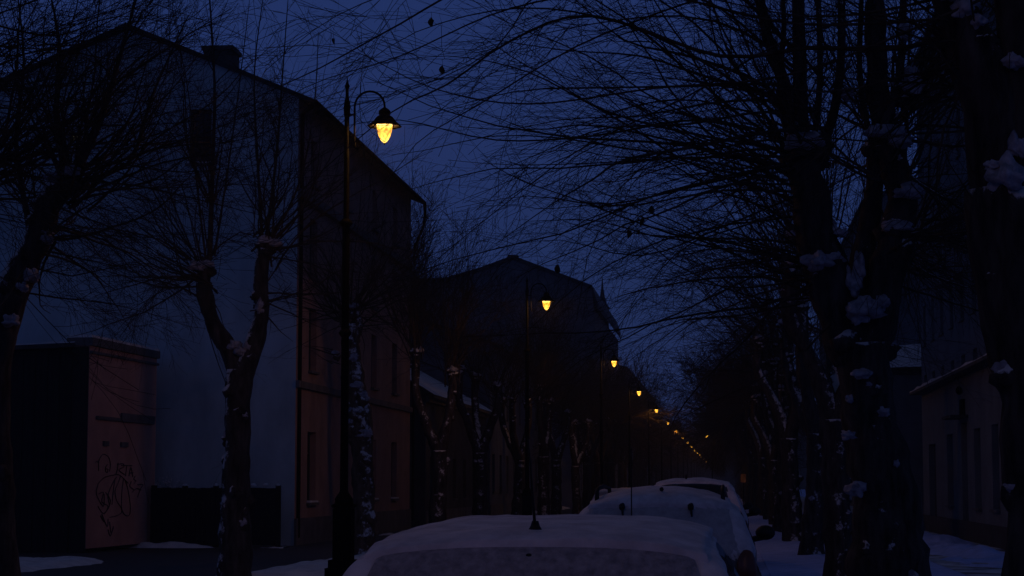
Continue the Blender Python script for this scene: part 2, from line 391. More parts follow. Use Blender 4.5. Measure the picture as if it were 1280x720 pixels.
pollard('dark twisted tree leaning in at the left edge, snow in its crooks', (LL_(-12, 700).x, dL, 0),
    [(V((LL_(-12, 700).x, dL, -.1)), .34), (LL_(-8, 640), .24), (LL_(-10, 500), .22), (LL_(-2, 410), .22)],
    [[(LL_(-2, 420), .2), (LL_(22, 350), .18), (LL_(48, 300), .16), (LL_(60, 255), .15), (LL_(88, 228), .13)],
     [(LL_(-4, 420), .17), (LL_(-25, 330), .14), (LL_(-20, 220), .1)]],
    [dict(c=LL_(90, 226), n=34, d=(.3, 0, .8), s=.75, L=(1.5, 3.2), r=.14), dict(c=LL_(50, 300), n=18, d=(.4, 0, .3), s=.8, L=(1, 2.6), r=.13),
     dict(c=LL_(-20, 215), n=38, d=(.7, 0, .45), s=.7, L=(1.6, 3.4), r=.14)],
    12, extra=extraL, mats=('bark_snowy_left', 'twig'),
    snow_blobs=[(LL_(66, 222, -.1), .11, .08, .06), (LL_(40, 345, -.15), .1, .08, .09), (LL_(28, 360, -.15), .08, .07, .06), (LL_(58, 300, -.1), .08, .07, .06), (LL_(14, 402, -.15), .12, .1, .08)])

# ---- tree out of frame on the left whose crown hangs into the upper left corner
random.seed(14)
pollard('dense tangle of dark twigs hanging in from the top left corner', (-7.9, 11.2, 0),
    [(V((-7.9, 11.2, -.1)), .34), (V((-7.9, 11.2, 1.5)), .24), (V((-7.8, 11.2, 2.8)), .24)],
    [[(V((-7.8, 11.2, 2.7)), .18), (V((-7.2, 11.6, 3.4)), .14), (V((-6.6, 12.0, 4.2)), .12)], [(V((-7.8, 11.2, 2.7)), .18), (V((-8.3, 11.0, 3.6)), .14), (V((-8.4, 11.0, 4.8)), .12)]],
    [dict(c=V((-6.5, 12.1, 4.3)), n=42, d=(1.0, .45, .12), s=.45, L=(2.0, 4.0), r=.16, rad=(.006, .012), bend=(0, 0, -.004), dens=4), dict(c=V((-6.0, 12.6, 4.6)), n=24, d=(1.0, .3, .25), s=.5, L=(1.6, 3.4), r=.10, rad=(.005, .010), dens=4, snow=0),
     dict(c=V((-6.4, 12.1, 3.9)), n=8, d=(1.0, .4, -.12), s=.35, L=(2.0, 4.0), r=.10, rad=(.005, .009), dens=3, snow=0)], 6, cat='tree')

# ---- big forked tree on the right (photo x about 1110)
dR = 21.6; RR = lambda x, y, dd=0: at(x, y, dR+dd)
random.seed(21)
GUIDES = [([(1005, 170), (900, 90), (780, 30), (650, 10), (520, 40), (430, 100)], .019), ([(1005, 180), (880, 150), (740, 170), (620, 175), (500, 150), (420, 160)], .017), ([(1005, 190), (880, 170), (760, 140), (660, 90), (560, 70), (470, 80)], .018), ([(1005, 200), (880, 230), (760, 255), (660, 245), (570, 260)], .015), ([(1005, 240), (900, 285), (800, 320), (700, 300), (620, 310)], .013),
    ([(1000, 100), (900, 10), (800, -20), (700, 0), (600, -10)], .018),  # long arching shoots that reach across the street
    ([(1010, 190), (960, 110), (860, 70), (780, 50), (710, -10)], .032), ([(1010, 150), (960, 118), (880, 95), (800, 70), (700, 62), (560, 40)], .026),
    ([(1010, 110), (960, 105), (850, 108), (740, 110), (640, 115), (510, 150)], .020), ([(1020, 140), (960, 125), (880, 130), (800, 145), (700, 150), (590, 175)], .020),
    ([(1020, 160), (960, 140), (860, 155), (760, 160), (690, 185), (600, 225)], .019), ([(1030, 160), (960, 165), (860, 185), (780, 200), (740, 225), (690, 255), (620, 305)], .024),
    ([(1020, 190), (960, 175), (850, 195), (760, 203), (640, 206), (560, 200)], .017), ([(1010, 300), (960, 260), (900, 240), (840, 205), (780, 165), (700, 100)], .017),
    ([(1020, 310), (960, 300), (860, 297), (780, 290), (720, 275)], .016), ([(1000, 230), (930, 190), (850, 180), (770, 240), (700, 330)], .016),
    ([(1000, 260), (940, 230), (880, 240), (800, 270), (745, 330)], .014), ([(1000, 90), (930, 40), (850, 20), (740, 30), (600, 60)], .02),
    ([(990, 60), (920, -10), (860, -40)], .03), ([(1010, 210), (930, 210), (840, 225), (760, 260)], .014), ([(1000, 320), (930, 330), (850, 345), (790, 370)], .013),
    ([(1000, 350), (930, 360), (860, 350), (800, 330)], .013), ([(1000, 380), (920, 395), (850, 400), (790, 430)], .012), ([(1000, 330), (920, 310), (850, 320), (760, 350)], .012)]
def extraR(T, C, SN, o):
    for pl, r in GUIDES:
        e = rnd(-2.2, 1.0)
        pp = smooth_path([(RR(x, y, e*i/3)-o, r*max(.12, 1-i/(len(pl)-.6))) for i, (x, y) in enumerate(pl)], .25)
        pts = [a for a, b in pp]; C.tube(pts, [max(.003, b) for a, b in pp], 6, cap=False)
        twigs_along(C, pts, r*.75, 3.2, 2, 7, V((-.01, 0, -.012)))
    for pl, r in [([(1000, 200), (985, 120), (958, 40), (940, -60)], .085), ([(1004, 200), (1000, 100), (997, -60)], .09), ([(1008, 230), (1040, 150), (1052, 60), (1050, -60)], .065),
        ([(1000, 230), (975, 120), (980, 30), (975, -60)], .04), ([(1010, 230), (1025, 100), (1020, -60)], .04), ([(1100, 170), (1125, 90), (1130, -60)], .05), ([(1095, 200), (1075, 100), (1080, -60)], .035),
        ([(1100, 170), (1150, 120), (1200, 90), (1260, 80)], .03), ([(1105, 190), (1150, 230), (1200, 260), (1240, 300)], .02), ([(1105, 300), (1150, 290), (1210, 310)], .016), ([(1100, 260), (1140, 330), (1210, 360)], .016)]:
        pp = smooth_path([(RR(x, y, rnd(-.3, .3))-o, r*(1-.15*i)) for i, (x, y) in enumerate(pl)], .2)
        pts = [a for a, b in pp]; T.tube(pts, [max(.006, b) for a, b in pp], 9, .12, cap=False)
        twigs_along(C, pts, .02, 3.4, 2, 12, V((0, 0, .01)))
pollard('massive dark tree with thick snow pads in its crotches, right of the cars', (RR(1112, 720).x, dR, 0),
    [(V((RR(1113, 760).x, dR, -.1)), .52), (RR(1113, 735), .45), (RR(1109, 650), .37), (RR(1095, 560), .32), (RR(1082, 490), .29), (RR(1078, 430), .31)],
    [[(RR(1070, 450), .25), (RR(1052, 400), .24), (RR(1035, 350), .24), (RR(1018, 280), .21), (RR(1008, 220), .19), (RR(1004, 180), .17)],
     [(RR(1086, 450), .22), (RR(1102, 380), .21), (RR(1118, 310), .19), (RR(1126, 250), .17), (RR(1112, 180), .14), (RR(1098, 110), .12), (RR(1094, 0), .10), (RR(1092, -80), .09)],
     [(RR(1080, 430, .1), .2), (RR(1078, 330, .2), .13), (RR(1090, 260, .2), .11), (RR(1098, 180, .1), .1)]],
    [dict(c=RR(1006, 200), n=34, d=(-.9, -.1, .35), s=.75, L=(2.2, 5.0), r=.22, rad=(.010, .022), bend=(-.012, 0, -.006)),
     dict(c=RR(1030, 340), n=16, d=(-.8, 0, .1), s=.7, L=(1.6, 4.0), r=.18, bend=(-.01, 0, -.008)),
     dict(c=RR(1112, 185), n=30, d=(.25, 0, .7), s=.9, L=(1.5, 3.5), r=.2, dens=4), dict(c=RR(1128, 120), n=30, d=(.7, 0, .5), s=.9, L=(1.2, 2.6), r=.14, dens=5), dict(c=RR(1125, 300), n=22, d=(.7, 0, .3), s=.7, L=(1.2, 3.0), r=.18)],
    12, extra=extraR, mats=('bark', 'twig'), lumprange=(.3, 4), lumpr=(.08, .2), headr=1.1,
    snow_blobs=[(RR(1084, 388, -.3), .23, .16, .13), (RR(1073, 398, -.3), .1, .1, .10), (RR(1102, 378, -.25), .09, .1, .09), (RR(1022, 328, -.25), .16, .14, .10), (RR(1065, 355, -.1), .09, .1, .20), (RR(1074, 335, -.1), .07, .1, .2),
        (RR(1052, 291, -.1), .08, .08, .06), (RR(1136, 240, -.2), .17, .12, .09), (RR(1126, 178, -.2), .12, .1, .07), (RR(1142, 105, -.2), .14, .12, .15), (RR(1131, 42, -.2), .08, .08, .14), (RR(1060, 118, -.1), .08, .08, .08),
        (RR(1078, 468, -.4), .11, .1, .05), (RR(1104, 516, -.3), .07, .08, .06), (RR(1062, 500, -.25), .05, .06, .05), (RR(1120, 580, -.3), .04, .05, .05), (RR(1070, 612, -.45), .12, .1, .08), (RR(1060, 545, -.4), .09, .1, .05)])

# ---- nearest tree, a dark trunk cut by the right edge
dQ = 11.6; QQ = lambda x, y, dd=0: at(x, y, dQ+dd)
random.seed(31)
def extraQ(T, C, SN, o):
    for pl, r in [([(1230, -20), (1120, 10), (1000, 20), (860, -10)], .012), ([(1225, 30), (1130, 60), (1010, 60), (900, 70), (740, 20), (640, 50), (560, 105), (490, 140), (390, 225), (340, 280)], .017),
        ([(1225, -20), (1060, -60), (800, -50), (600, -20), (500, 30), (400, 85), (320, 122), (200, 190)], .013), ([(1220, 60), (1080, 150), (950, 250), (850, 290)], .009),
        ([(1220, 10), (1000, -40), (760, -60), (560, -30), (420, 20), (330, 90)], .010), ([(1215, 90), (1180, 160), (1170, 240), (1180, 300)], .009),
        ([(1225, -10), (1000, -30), (760, 40), (600, 130), (520, 180), (470, 250)], .009), ([(1225, 20), (1000, 30), (800, -10), (640, 10), (500, 70), (380, 110), (280, 180)], .010), ([(1225, 0), (1000, 90), (820, 110), (660, 130), (540, 110), (430, 60), (330, 60)], .009), ([(1225, 0), (1010, 40), (860, 120), (720, 190), (600, 280), (540, 330)], .008), ([(1225, -20), (900, -60), (690, -20), (620, 60), (520, 110), (430, 135)], .008)]:
        pp = smooth_path([(QQ(x, y, rnd(-.2, .2)+i*.05)-o, r*max(.10, 1-i/(len(pl)-.5))) for i, (x, y) in enumerate(pl)], .15)
        pts = [a for a, b in pp]; C.tube(pts, [max(.0022, b) for a, b in pp], 6, cap=False)
        twigs_along(C, pts, r*.6, 3.0, 2, 6.5, V((-.006, 0, -.004)))
pollard('black tree trunk cut off by the right edge, fat snow pad on it', (QQ(1300, 700).x, dQ, 0),
    [(V((QQ(1305, 760).x, dQ, -.1)), .30), (QQ(1302, 720), .22), (QQ(1302, 640), .19), (QQ(1292, 500), .20), (QQ(1272, 380), .22), (QQ(1262, 300), .24), (QQ(1262, 240), .26)],
    [[(QQ(1262, 260), .2), (QQ(1245, 160), .19), (QQ(1225, 80), .16), (QQ(1190, 0), .13), (QQ(1170, -60), .11)], [(QQ(1270, 260), .2), (QQ(1290, 120), .19), (QQ(1275, 0), .17), (QQ(1265, -80), .15)]],
    [dict(c=QQ(1215, 50), n=34, d=(-.5, 0, .2), s=.9, L=(.3, 1.1), r=.14, rad=(.005, .010), snow=0, dens=9), dict(c=QQ(1225, 60), n=8, d=(-.8, 0, .3), s=.6, L=(1., 2.6), r=.12, rad=(.005, .010), snow=0), dict(c=QQ(1265, 200), n=6, d=(-.3, 0, .6), s=.7, L=(.5, 1.3), r=.16, rad=(.004, .008), snow=0)],
    6, extra=extraQ, mats=('bark', 'twig'), lumpr=(.05, .1),
    snow_blobs=[(QQ(1257, 222, -.24), .105, .10, .12), (QQ(1240, 208, -.24), .05, .05, .04), (QQ(1272, 185, -.2), .06, .05, .08), (QQ(1268, 78, -.2), .07, .05, .05), (QQ(1205, 12, -.12), .09, .07, .07), (QQ(1222, 28, -.12), .05, .06, .05), (QQ(1185, -8, -.12), .07, .06, .06)])

# ---- the repeats of both rows
LEFTG, RIGHTG = 'pollarded trees of the left row', 'pollarded trees of the right row'
RMIN = .0045
g1 = generic('bare pollarded tree', 41, 'round', LEFTG); g2 = generic('bare pollarded tree', 42, 'tall', LEFTG); g3 = generic('bare pollarded tree', 43, 'round', LEFTG)
RMIN = .007
f1 = generic('bare pollarded tree', 61, 'far', LEFTG); f2 = generic('bare pollarded tree', 62, 'far', RIGHTG); RMIN = .0026
s1 = generic('bare pollarded tree', 51, 'spread', RIGHTG); s2 = generic('bare pollarded tree', 52, 'spread', RIGHTG)
RMIN = .0018
used = set()
def plant(src, x, y, rz, label, group, sc=1.):
    if src.name in used: o = copy_tree(src)
    else: o = src; used.add(src.name)
    o.location = (x, y, 0); o.rotation_euler.z = rz; o.scale = (sc, sc, sc); tag(o, label, 'tree', group); return o
random.seed(77)
leftlab = ['bare pollarded tree with snow packed limbs before the low snowy roofed house',
           'bare pollarded tree just left of the second street lamp post',
           'bare pollarded tree just right of the second lamp post, orange lit knuckles',
           'bare tree in front of the pale bluish house end seen between trunks']
k = 0
for i, d in enumerate([53.6, 64.2, 74.5, 85] + [95.5+10.6*j for j in range(32)]):
    x = {0: at(545, 650, 53.6).x, 1: at(600, 650, 64.2).x, 2: at(646, 650, 74.5).x, 3: at(680, 650, 85).x}.get(i, (-7.9 if i < 9 else -10.2)+rnd(-.25, .25))
    lab = leftlab[i] if i < 4 else ('dark bare tree in the left row, between the second and fourth street lamps' if i < 8 else 'far dark bare tree in the left row, behind the line of small distant lamps')
    plant([g2, g1, g3][i % 3] if i < 6 else f1, x, d+rnd(-.5, .5) if i > 3 else d, rnd(0, 6.2), lab, LEFTG if i < 8 else 'distant trees of the left row', rnd(.92, 1.08)*(1 if i < 6 else 1.1 if i < 10 else 1.25))
rightlab = ['dark pollarded tree with snow capped knobs, immediately left of the massive forked tree',
            'dark pollarded tree, second one beyond the massive forked tree on the snowy path',
            'dark pollarded tree, third one beyond the massive forked tree on the snowy path',
            'dark pollarded tree, fourth one beyond the massive forked tree on the snowy path']
for i, d in enumerate([34, 45, 56, 67] + [78+11*j for j in range(30)]):
    lab = rightlab[i] if i < 4 else ('dark bare tree in the right row, showing between massive trunk and third car' if i < 8 else 'far dark bare tree in the right row, its twigs merging into the night')
    plant([s1, s2][i % 2] if i < 7 else f2, 1.80+rnd(-.12, .12), d, rnd(-.5, .5)+(math.pi if i % 4 == 2 else 0)*0, lab, RIGHTG if i < 8 else 'distant trees of the right row', rnd(.95, 1.12)*(1 if i < 9 else 1.2))
# a second line of trees beyond the right pavement and two behind the low house
for i, (x, d, rz, lab) in enumerate([(-13.5, 78, 1., 'slim bare tree rising behind the snowy low roof'), (-14.5, 88, 2.2, 'bare tree standing in the yard beyond the snowy low roof')]):
    plant(g2, x, d, rz, lab, 'yard trees behind the low house', 1.45)

# dead leaves still hanging
random.seed(9)
for i, (x, y, d, lab) in enumerate([(553, 82, 16, 'curled dead leaf hanging left of the sky gap near the top'), (539, 22, 16, 'dead leaf hanging high near the top edge'), (786, 287, 17, 'dead leaf hanging lowest of the pair over the street'),
        (802, 271, 17, 'dead leaf hanging upper right of the pair over the street'), (697, 331, 17, 'lone dead leaf above the second street lamp'), (815, 257, 17, 'crumpled dead leaf beside the pair over the street'), (417, 48, 16, 'tiny dead leaf high above the nearest lamp post')]):
    p = at(x, y, d); S = Soup()
    S.tube([V((0, 0, .05)), V((.003, 0, .02)), V((0, 0, 0))], [.0015, .0015, .0015], 4)
    n = 7; pr = []
    for j in range(n+1):
        t = j/n; w = .028*math.sin(math.pi*min(1, t*.9+.06))**.8
        pr.append((V((-w, .012*math.sin(t*5+i), -t*.075)), V((rnd(-.004, .004), -.01, -t*.075)), V((w*rnd(.6, 1), .014*math.cos(t*4+i), -t*.075+rnd(-.006, .006)))))
    for j in range(n):
        a, b = pr[j], pr[j+1]; S.quad(a[0], a[1], b[1], b[0]); S.quad(a[1], a[2], b[2], b[1])
    o = S.build('dead_leaf', 'leaf'); o.location = p; o.rotation_euler.z = rnd(0, 3); tag(o, lab, 'leaf', 'dead leaves left on the twigs')

# ------------------------------------------------------------------ street lamps
LIFT = .07
def make_lamp():
    root = empty('street_lamp', (0, 0, 0))
    S = Soup()
    def sq(hw, z0, z1): S.box((-hw, -hw, z0), (hw, hw, z1))
    sq(.24, 0, .30); sq(.20, .302, .56); sq(.165, .562, .66); sq(.118, .662, 1.30)
    for sx in (-1, 1):
        S.box((sx*.02-.05, -.124, .74), (sx*.02+.05, -.1185, 1.2))
    S.build('pedestal', 'iron', root)
    S = Soup(); S.lathe([(.12, 1.302), (.155, 1.32), (.16, 1.345), (.12, 1.36), (.11, 1.39), (.115, 1.42), (.09, 1.46), (.06, 1.50), (.05, 1.53)], 20); S.build('pedestal_cap', 'iron', root, True)
    S = Soup(); S.lathe([(.052, 1.5), (.048, 3.5), (.046, 4.9), (.036, 4.95), (.032, 6.30), (.040, 6.33), (.045, 6.42), (.036, 6.50), (.022, 6.56), (.020, 6.66), (.034, 6.70), (.012, 6.76), (.001, 6.84)], 14); S.build('pole', 'iron', root, True)
    for z in (3.52, 4.93):
        S = Soup(); S.lathe([(.05, z-.05), (.075, z-.02), (.085, z), (.06, z+.035), (.045, z+.05)], 16); S.build('collar', 'iron', root, True)
    S = Soup()
    pts = [V((.115, 0, 5.86)), V((.10, 0, 5.95)), V((.10, 0, 6.2)), V((.10, 0, 6.38))]
    pts += [V((.295-.195*math.cos(a), 0, 6.38+.20*math.sin(a))) for a in [R(x) for x in range(15, 181, 15)]] + [V((.49, 0, 6.30))]
    S.tube(pts, [.008, .012, .014]+[.014]*(len(pts)-3), 8)
    S.tube([V((.0, 0, 6.0)), V((.11, 0, 6.0))], [.012, .012], 6); S.tube([V((.0, 0, 6.28)), V((.10, 0, 6.28))], [.010, .010], 6)
    S.build('arm', 'iron', root, True).location.z = LIFT-.02
    S = Soup()
    S.lathe([(.012, 6.36), (.05, 6.335), (.075, 6.31), (.078, 6.27), (.065, 6.255), (.10, 6.235), (.13, 6.20), (.145, 6.16)], 24, (.49, 0, 0))
    S.lathe([(.13, 6.19), (.205, 6.115), (.20, 6.105), (.12, 6.15)], 24, (.49, 0, 0), lambda i, th: 1+(.10*abs(math.sin(4*th)) if i in (1, 2) else 0))
    h = S.build('lantern_hood', 'iron', root, True); h.location.z = LIFT-.01
    S = Soup(); S.lathe([(.096, 6.165), (.102, 6.13), (.099, 6.08), (.090, 6.02), (.070, 5.965), (.044, 5.92), (.018, 5.892), (.002, 5.885)], 24, (.49, 0, 0)); S.build('lantern_glass', 'lamp_glass', root, True).location.z = LIFT
    S = Soup(); S.lathe([(.004, 5.892), (.014, 5.882), (.009, 5.868), (.001, 5.860)], 10, (.49, 0, 0)); S.build('finial', 'iron', root, True).location.z = LIFT
    return root
def lamp_light(p, e, col=(1, .50, .17)):
    l = bpy.data.lights.new('lamp_bulb', 'POINT'); l.energy = e; l.color = col; l.shadow_soft_size = .035
    o = bpy.data.objects.new('lamp_bulb', l); COL.objects.link(o); o.location = p
lamp0 = make_lamp()
ords = ['nearest lit street lamp of the left line, black post with an arched arm', 'second lit street lamp of the left line', 'third lit street lamp of the left line, before the dark mansard house', 'fourth lit street lamp of the left line', 'fifth lit street lamp of the left line', 'sixth lit street lamp of the left line', 'seventh lit street lamp of the left line', 'eighth lit street lamp of the left line']
gx = {1: at(430, 604, 25).x, 2: at(659, 604, 50).x}
for n in range(0, 18):
    d = 25.0*n
    d = {0: -.5}.get(n, d)
    o = lamp0 if n == 1 else copy_tree(lamp0)
    x = gx.get(n, -4.80)
    if n == 3: x = at(752, 604, 75).x
    o.location = (x, d, 0)
    lab = 'lit street lamp beside the photographer, left of the near parked car' if n == 0 else (ords[n-1] if n < 9 else 'tiny distant lit street lamp at the end of the left line')
    tag(o, lab, 'street lamp', 'street lamps along the left kerb')
    lamp_light((x+.49, d, 6.145), 74 if n < 9 else 34)
o = copy_tree(lamp0); o.location = (at(884, 547, 190).x+.45, 190, -.1); o.rotation_euler.z = math.pi
tag(o, 'single lit street lamp standing apart on the right, above the third parked car', 'street lamp')
lamp_light((o.location.x-.49, 190, 5.9), 90, (1, .62, .25))

# ------------------------------------------------------------------ ground, road, pavements
def sheet(name, x0, x1, y0, y1, z, m, kind='structure'):
    return tag(Soup().quad((x0, y0, z), (x1, y0, z), (x1, y1, z), (x0, y1, z)).build(name, m), kind=kind)
sheet('ground', -2500, 2500, -300, 4000, -.13, 'snow')
sheet('road', -4.5, .75, -30, 700, -.10, 'slush')
def slab(name, x0, x1, m):
    S = Soup(); S.box((x0, -30, -.12), (x1, 700, 0)); return tag(S.build(name, m), kind='structure')
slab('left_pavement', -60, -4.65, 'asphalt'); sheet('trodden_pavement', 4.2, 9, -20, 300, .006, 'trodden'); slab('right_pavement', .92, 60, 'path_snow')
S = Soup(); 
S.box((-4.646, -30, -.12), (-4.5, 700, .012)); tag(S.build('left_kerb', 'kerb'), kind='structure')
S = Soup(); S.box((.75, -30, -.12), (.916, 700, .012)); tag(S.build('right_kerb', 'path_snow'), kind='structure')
def lumpy(name, x0, x1, y0, y1, nx, ny, hf, m):
    S = Soup()
    for j in range(ny+1):
        for i in range(nx+1):
            x = x0+(x1-x0)*i/nx; y = y0+(y1-y0)*j/ny; S.v.append((x, y, hf(x, y, i/nx, j/ny)))
    for j in range(ny):
        for i in range(nx):
            a = j*(nx+1)+i; S.f.append((a, a+1, a+nx+2, a+nx+1))
    return tag(S.build(name, m, None, True), kind='structure')
def fbm(x, y, s=1.): return noise.noise(V((x*s, y*s, 0)))+.5*noise.noise(V((x*s*2.3, y*s*2.3, 5)))+.25*noise.noise(V((x*s*5.1, y*s*5.1, 9)))
lumpy('snow_bank_verge', -8.75, -4.7, 20, 48, 40, 200, lambda x, y, u, v: -.08+math.sin(math.pi*min(1, max(0, u)))**.4*math.sin(math.pi*min(1, v*1.02))**.3*(.19+.12*fbm(x, y, .9)+.05*fbm(x, y, 3)), 'snow')
lumpy('snow_patch_yard', -16.5, -12.4, 25, 43.5, 40, 120, lambda x, y, u, v: -.10+.18*min(1, 4*u*(1-u)*2)*min(1, 6*(1-v))+.10*fbm(x, y, .8), 'snow')
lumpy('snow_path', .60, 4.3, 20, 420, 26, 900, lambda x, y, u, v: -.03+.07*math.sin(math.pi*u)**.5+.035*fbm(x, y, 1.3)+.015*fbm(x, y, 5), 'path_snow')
def mound(x, y, u, v):
    e = max(0, math.sin(math.pi*u))**.6*max(0, math.sin(math.pi*v))**.3
    return -.12+e*(.26+.22*fbm(x, y*.5, .9)+.05*fbm(x, y, 4))
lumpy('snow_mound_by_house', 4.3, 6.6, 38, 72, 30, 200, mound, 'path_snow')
lumpy('snow_strip_by_facade', -11.0, -10.3, 52, 70, 8, 120, lambda x, y, u, v: -.07+.14*math.sin(math.pi*u)*max(0, .3+fbm(x, y, .8)), 'snow')
lumpy('snow_strip_by_fence', -15.2, -11.0, 49.2, 49.9, 60, 8, lambda x, y, u, v: -.04+.14*math.sin(math.pi*v)*max(0.2, .8+fbm(x, y, .8)), 'snow')
lumpy('snow_verge_far', -11.0, -9.8, 72, 150, 10, 300, lambda x, y, u, v: -.05+.22*math.sin(math.pi*u)*max(0, .3+fbm(x, y, .5)), 'snow')

# ------------------------------------------------------------------ buildings
def wall_grid(S, o, u, w, W, H, holes, dep, top=None):
    """wall from o along u (width W), up H; holes (a,b,z0,z1); w = inward vector for reveals"""
    xs = sorted({0, W} | {h[0] for h in holes} | {h[1] for h in holes}); zs = sorted({0, H} | {h[2] for h in holes} | {h[3] for h in holes})
    P = lambda a, z, k=0: V(o)+V(u)*a+V((0, 0, z))+V(w)*k
    for i in range(len(xs)-1):
        for j in range(len(zs)-1):
            a, b, c, d = xs[i], xs[i+1], zs[j], zs[j+1]; m = ((a+b)/2, (c+d)/2)
            if any(h[0] < m[0] < h[1] and h[2] < m[1] < h[3] for h in holes): continue
            S.quad(P(a, c), P(b, c), P(b, d), P(a, d))
    for a, b, c, d in holes:
        S.quad(P(a, c), P(b, c), P(b, c, dep), P(a, c, dep)); S.quad(P(a, d), P(b, d), P(b, d, dep), P(a, d, dep))
        S.quad(P(a, c), P(a, d), P(a, d, dep), P(a, c, dep)); S.quad(P(b, c), P(b, d), P(b, d, dep), P(b, c, dep))
def obox(S, o, u, w, a0, a1, z0, z1, k0, k1):
    o, u, w = V(o), V(u), V(w); i = len(S.v)
    for z in (z0, z1):
        for a, k in ((a0, k0), (a1, k0), (a1, k1), (a0, k1)):
            S.v.append(tuple(o+u*a+w*k+V((0, 0, z))))
    S.f += [(i,i+3,i+2,i+1),(i+4,i+5,i+6,i+7),(i,i+1,i+5,i+4),(i+1,i+2,i+6,i+5),(i+2,i+3,i+7,i+6),(i+3,i,i+4,i+7)]
def window(parent, o, u, w, a, b, c, d, dep, pane='pane', sill=True, snow=True, name='window'):
    S = Soup(); t = .06; k = dep-.06
    obox(S, o, u, w, a, a+t, c, d, k, k+.05); obox(S, o, u, w, b-t, b, c, d, k, k+.05)
    obox(S, o, u, w, a+t, b-t, c, c+t, k, k+.05); obox(S, o, u, w, a+t, b-t, d-t, d, k, k+.05)
    m = (a+b)/2; obox(S, o, u, w, m-.03, m+.03, c+t, d-t, k-.003, k+.047)
    q = d-(d-c)*.3; obox(S, o, u, w, a+t, m-.03, q-.025, q+.025, k+.002, k+.045); obox(S, o, u, w, m+.03, b-t, q-.025, q+.025, k+.002, k+.045)
    f = S.build(name, 'frame', parent)
    S = Soup(); P = lambda x, z: V(o)+V(u)*x+V((0, 0, z))+V(w)*(k+.052)
    S.quad(P(a, c), P(b, c), P(b, d), P(a, d)); S.build('pane', pane, f)
    if sill:
        S = Soup(); obox(S, o, u, w, a-.06, b+.06, c-.07, c-.003, -.10, dep-.07); S.build('sill', 'trim', f)
        if snow:
            S = Soup(); obox(S, o, u, w, a-.02, b+.02, c-.001, c+.045, -.085, dep-.10); S.build('sill_snow', 'snow', f)
    return f
U, Wl, Wr = (0, 1, 0), (-1, 0, 0), (1, 0, 0)   # along the street; inward for left and right buildings
# ---- B: tall house with blank pale gable
cx = at(368, 640, 51.5).x; y0, y1 = 51.5, 70.6; xl = cx-9.4; EZ, AZ, ax = 11.85, 13.75, (cx+xl)/2
b = empty('apartment_house', (cx, y0, 0), 'tall old house with a blank pale gable and dim pink street front', 'house')
def local(S, o): 
    p = V(o.location); S.v = [(x-p.x, y-p.y, z-p.z) for x, y, z in S.v]; return S
def part(S, name, m, par, root=None, smooth=False):
    return local(S, root or par).build(name, m, par, smooth)
class Win:  # window builder in local coords of the house
    pass
def lwin(root, o, *a, **k): return window(root, V(o)-V(root.location), *a, **k)
gw = [(at(x, 604, 51.5).x-xl) for x in (229, 258)]
hz = lambda py, d: (604-py)*d/2500*1.005+1.62
lit = [(at(x, 604, 51.5).x-xl) for x in (77, 89)]
gholes = [(gw[0], gw[1], hz(195, 51.5), hz(124, 51.5)), (lit[0], lit[1], hz(163, 51.5), hz(150, 51.5))]
gholes = [(a, b_, min(c, EZ-.1), min(d, EZ-.02)) for a, b_, c, d in gholes]
S = Soup(); wall_grid(S, (xl, y0, 0), (1, 0, 0), (0, 1, 0), cx-xl, EZ, gholes, .2)
i = len(S.v); S.v += [(xl, y0, EZ), (cx, y0, EZ), (ax, y0, AZ)]; S.f.append((i, i+1, i+2)); part(S, 'gable_wall', 'plaster_grey', b)
dpos = [53.6, 58.4, 63.2, 67.2]
fh = []
for dd in dpos:
    a = dd-y0
    fh += [(a-.55, a+.55, 1.1, 3.0), (a-.5, a+.5, 4.65, 6.35), (a-.5, a+.5, 7.2, 8.8), (a-.45, a+.45, 9.75, 11.0)]
S = Soup(); wall_grid(S, (cx, y0, 0), U, Wl, y1-y0, EZ, fh, .22)
S.quad((cx, y1, 0), (xl, y1, 0), (xl, y1, EZ), (cx, y1, EZ)); S.quad((xl, y0, 0), (xl, y1, 0), (xl, y1, EZ), (xl, y0, EZ)); S.v += [(xl, y1, EZ), (cx, y1, EZ), (ax, y1, AZ)]; S.f.append((len(S.v)-3, len(S.v)-2, len(S.v)-1))
part(S, 'street_wall', 'facade_pink', b)
lwin(b, (xl, y0, 0), (1, 0, 0), (0, 1, 0), *gholes[0], .2)
lwin(b, (xl, y0, 0), (1, 0, 0), (0, 1, 0), *gholes[1], .2, pane='lit_pane', sill=False)['label'] = 'small lit yellow window high in the gable'
for h in fh: lwin(b, (cx, y0, 0), U, Wl, *h, .22, snow=h[2] < 2)
S = Soup(); obox(S, (cx, y0, 0), U, Wl, -.02, y1-y0+.02, 4.12, 4.30, -.10, -.002); obox(S, (cx, y0, 0), U, Wl, -.02, y1-y0+.02, 9.15, 9.38, -.16, -.002); obox(S, (cx, y0, 0), U, Wl, -.02, y1-y0+.02, 0, .7, -.06, -.002); part(S, 'cornice', 'trim', b)
S = Soup()
for sx, xe in ((1, cx+.42), (-1, xl-.5)):
    ze = EZ-.22
    for z in (0, .12):
        pass
    S.quad((xe, y0-.18, ze+.12), (xe, y1+.3, ze+.12), (ax, y1+.3, AZ+.16), (ax, y0-.18, AZ+.16))
    S.quad((xe, y0-.18, ze), (xe, y1+.3, ze), (ax, y1+.3, AZ+.04), (ax, y0-.18, AZ+.04))
    S.quad((xe, y0-.18, ze), (xe, y1+.3, ze), (xe, y1+.3, ze+.12), (xe, y0-.18, ze+.12))
    S.quad((xe, y0-.18, ze), (ax, y0-.18, AZ+.04), (ax, y0-.18, AZ+.16), (xe, y0-.18, ze+.12))
    S.quad((xe, y1+.3, ze), (ax, y1+.3, AZ+.04), (ax, y1+.3, AZ+.16), (xe, y1+.3, ze+.12))
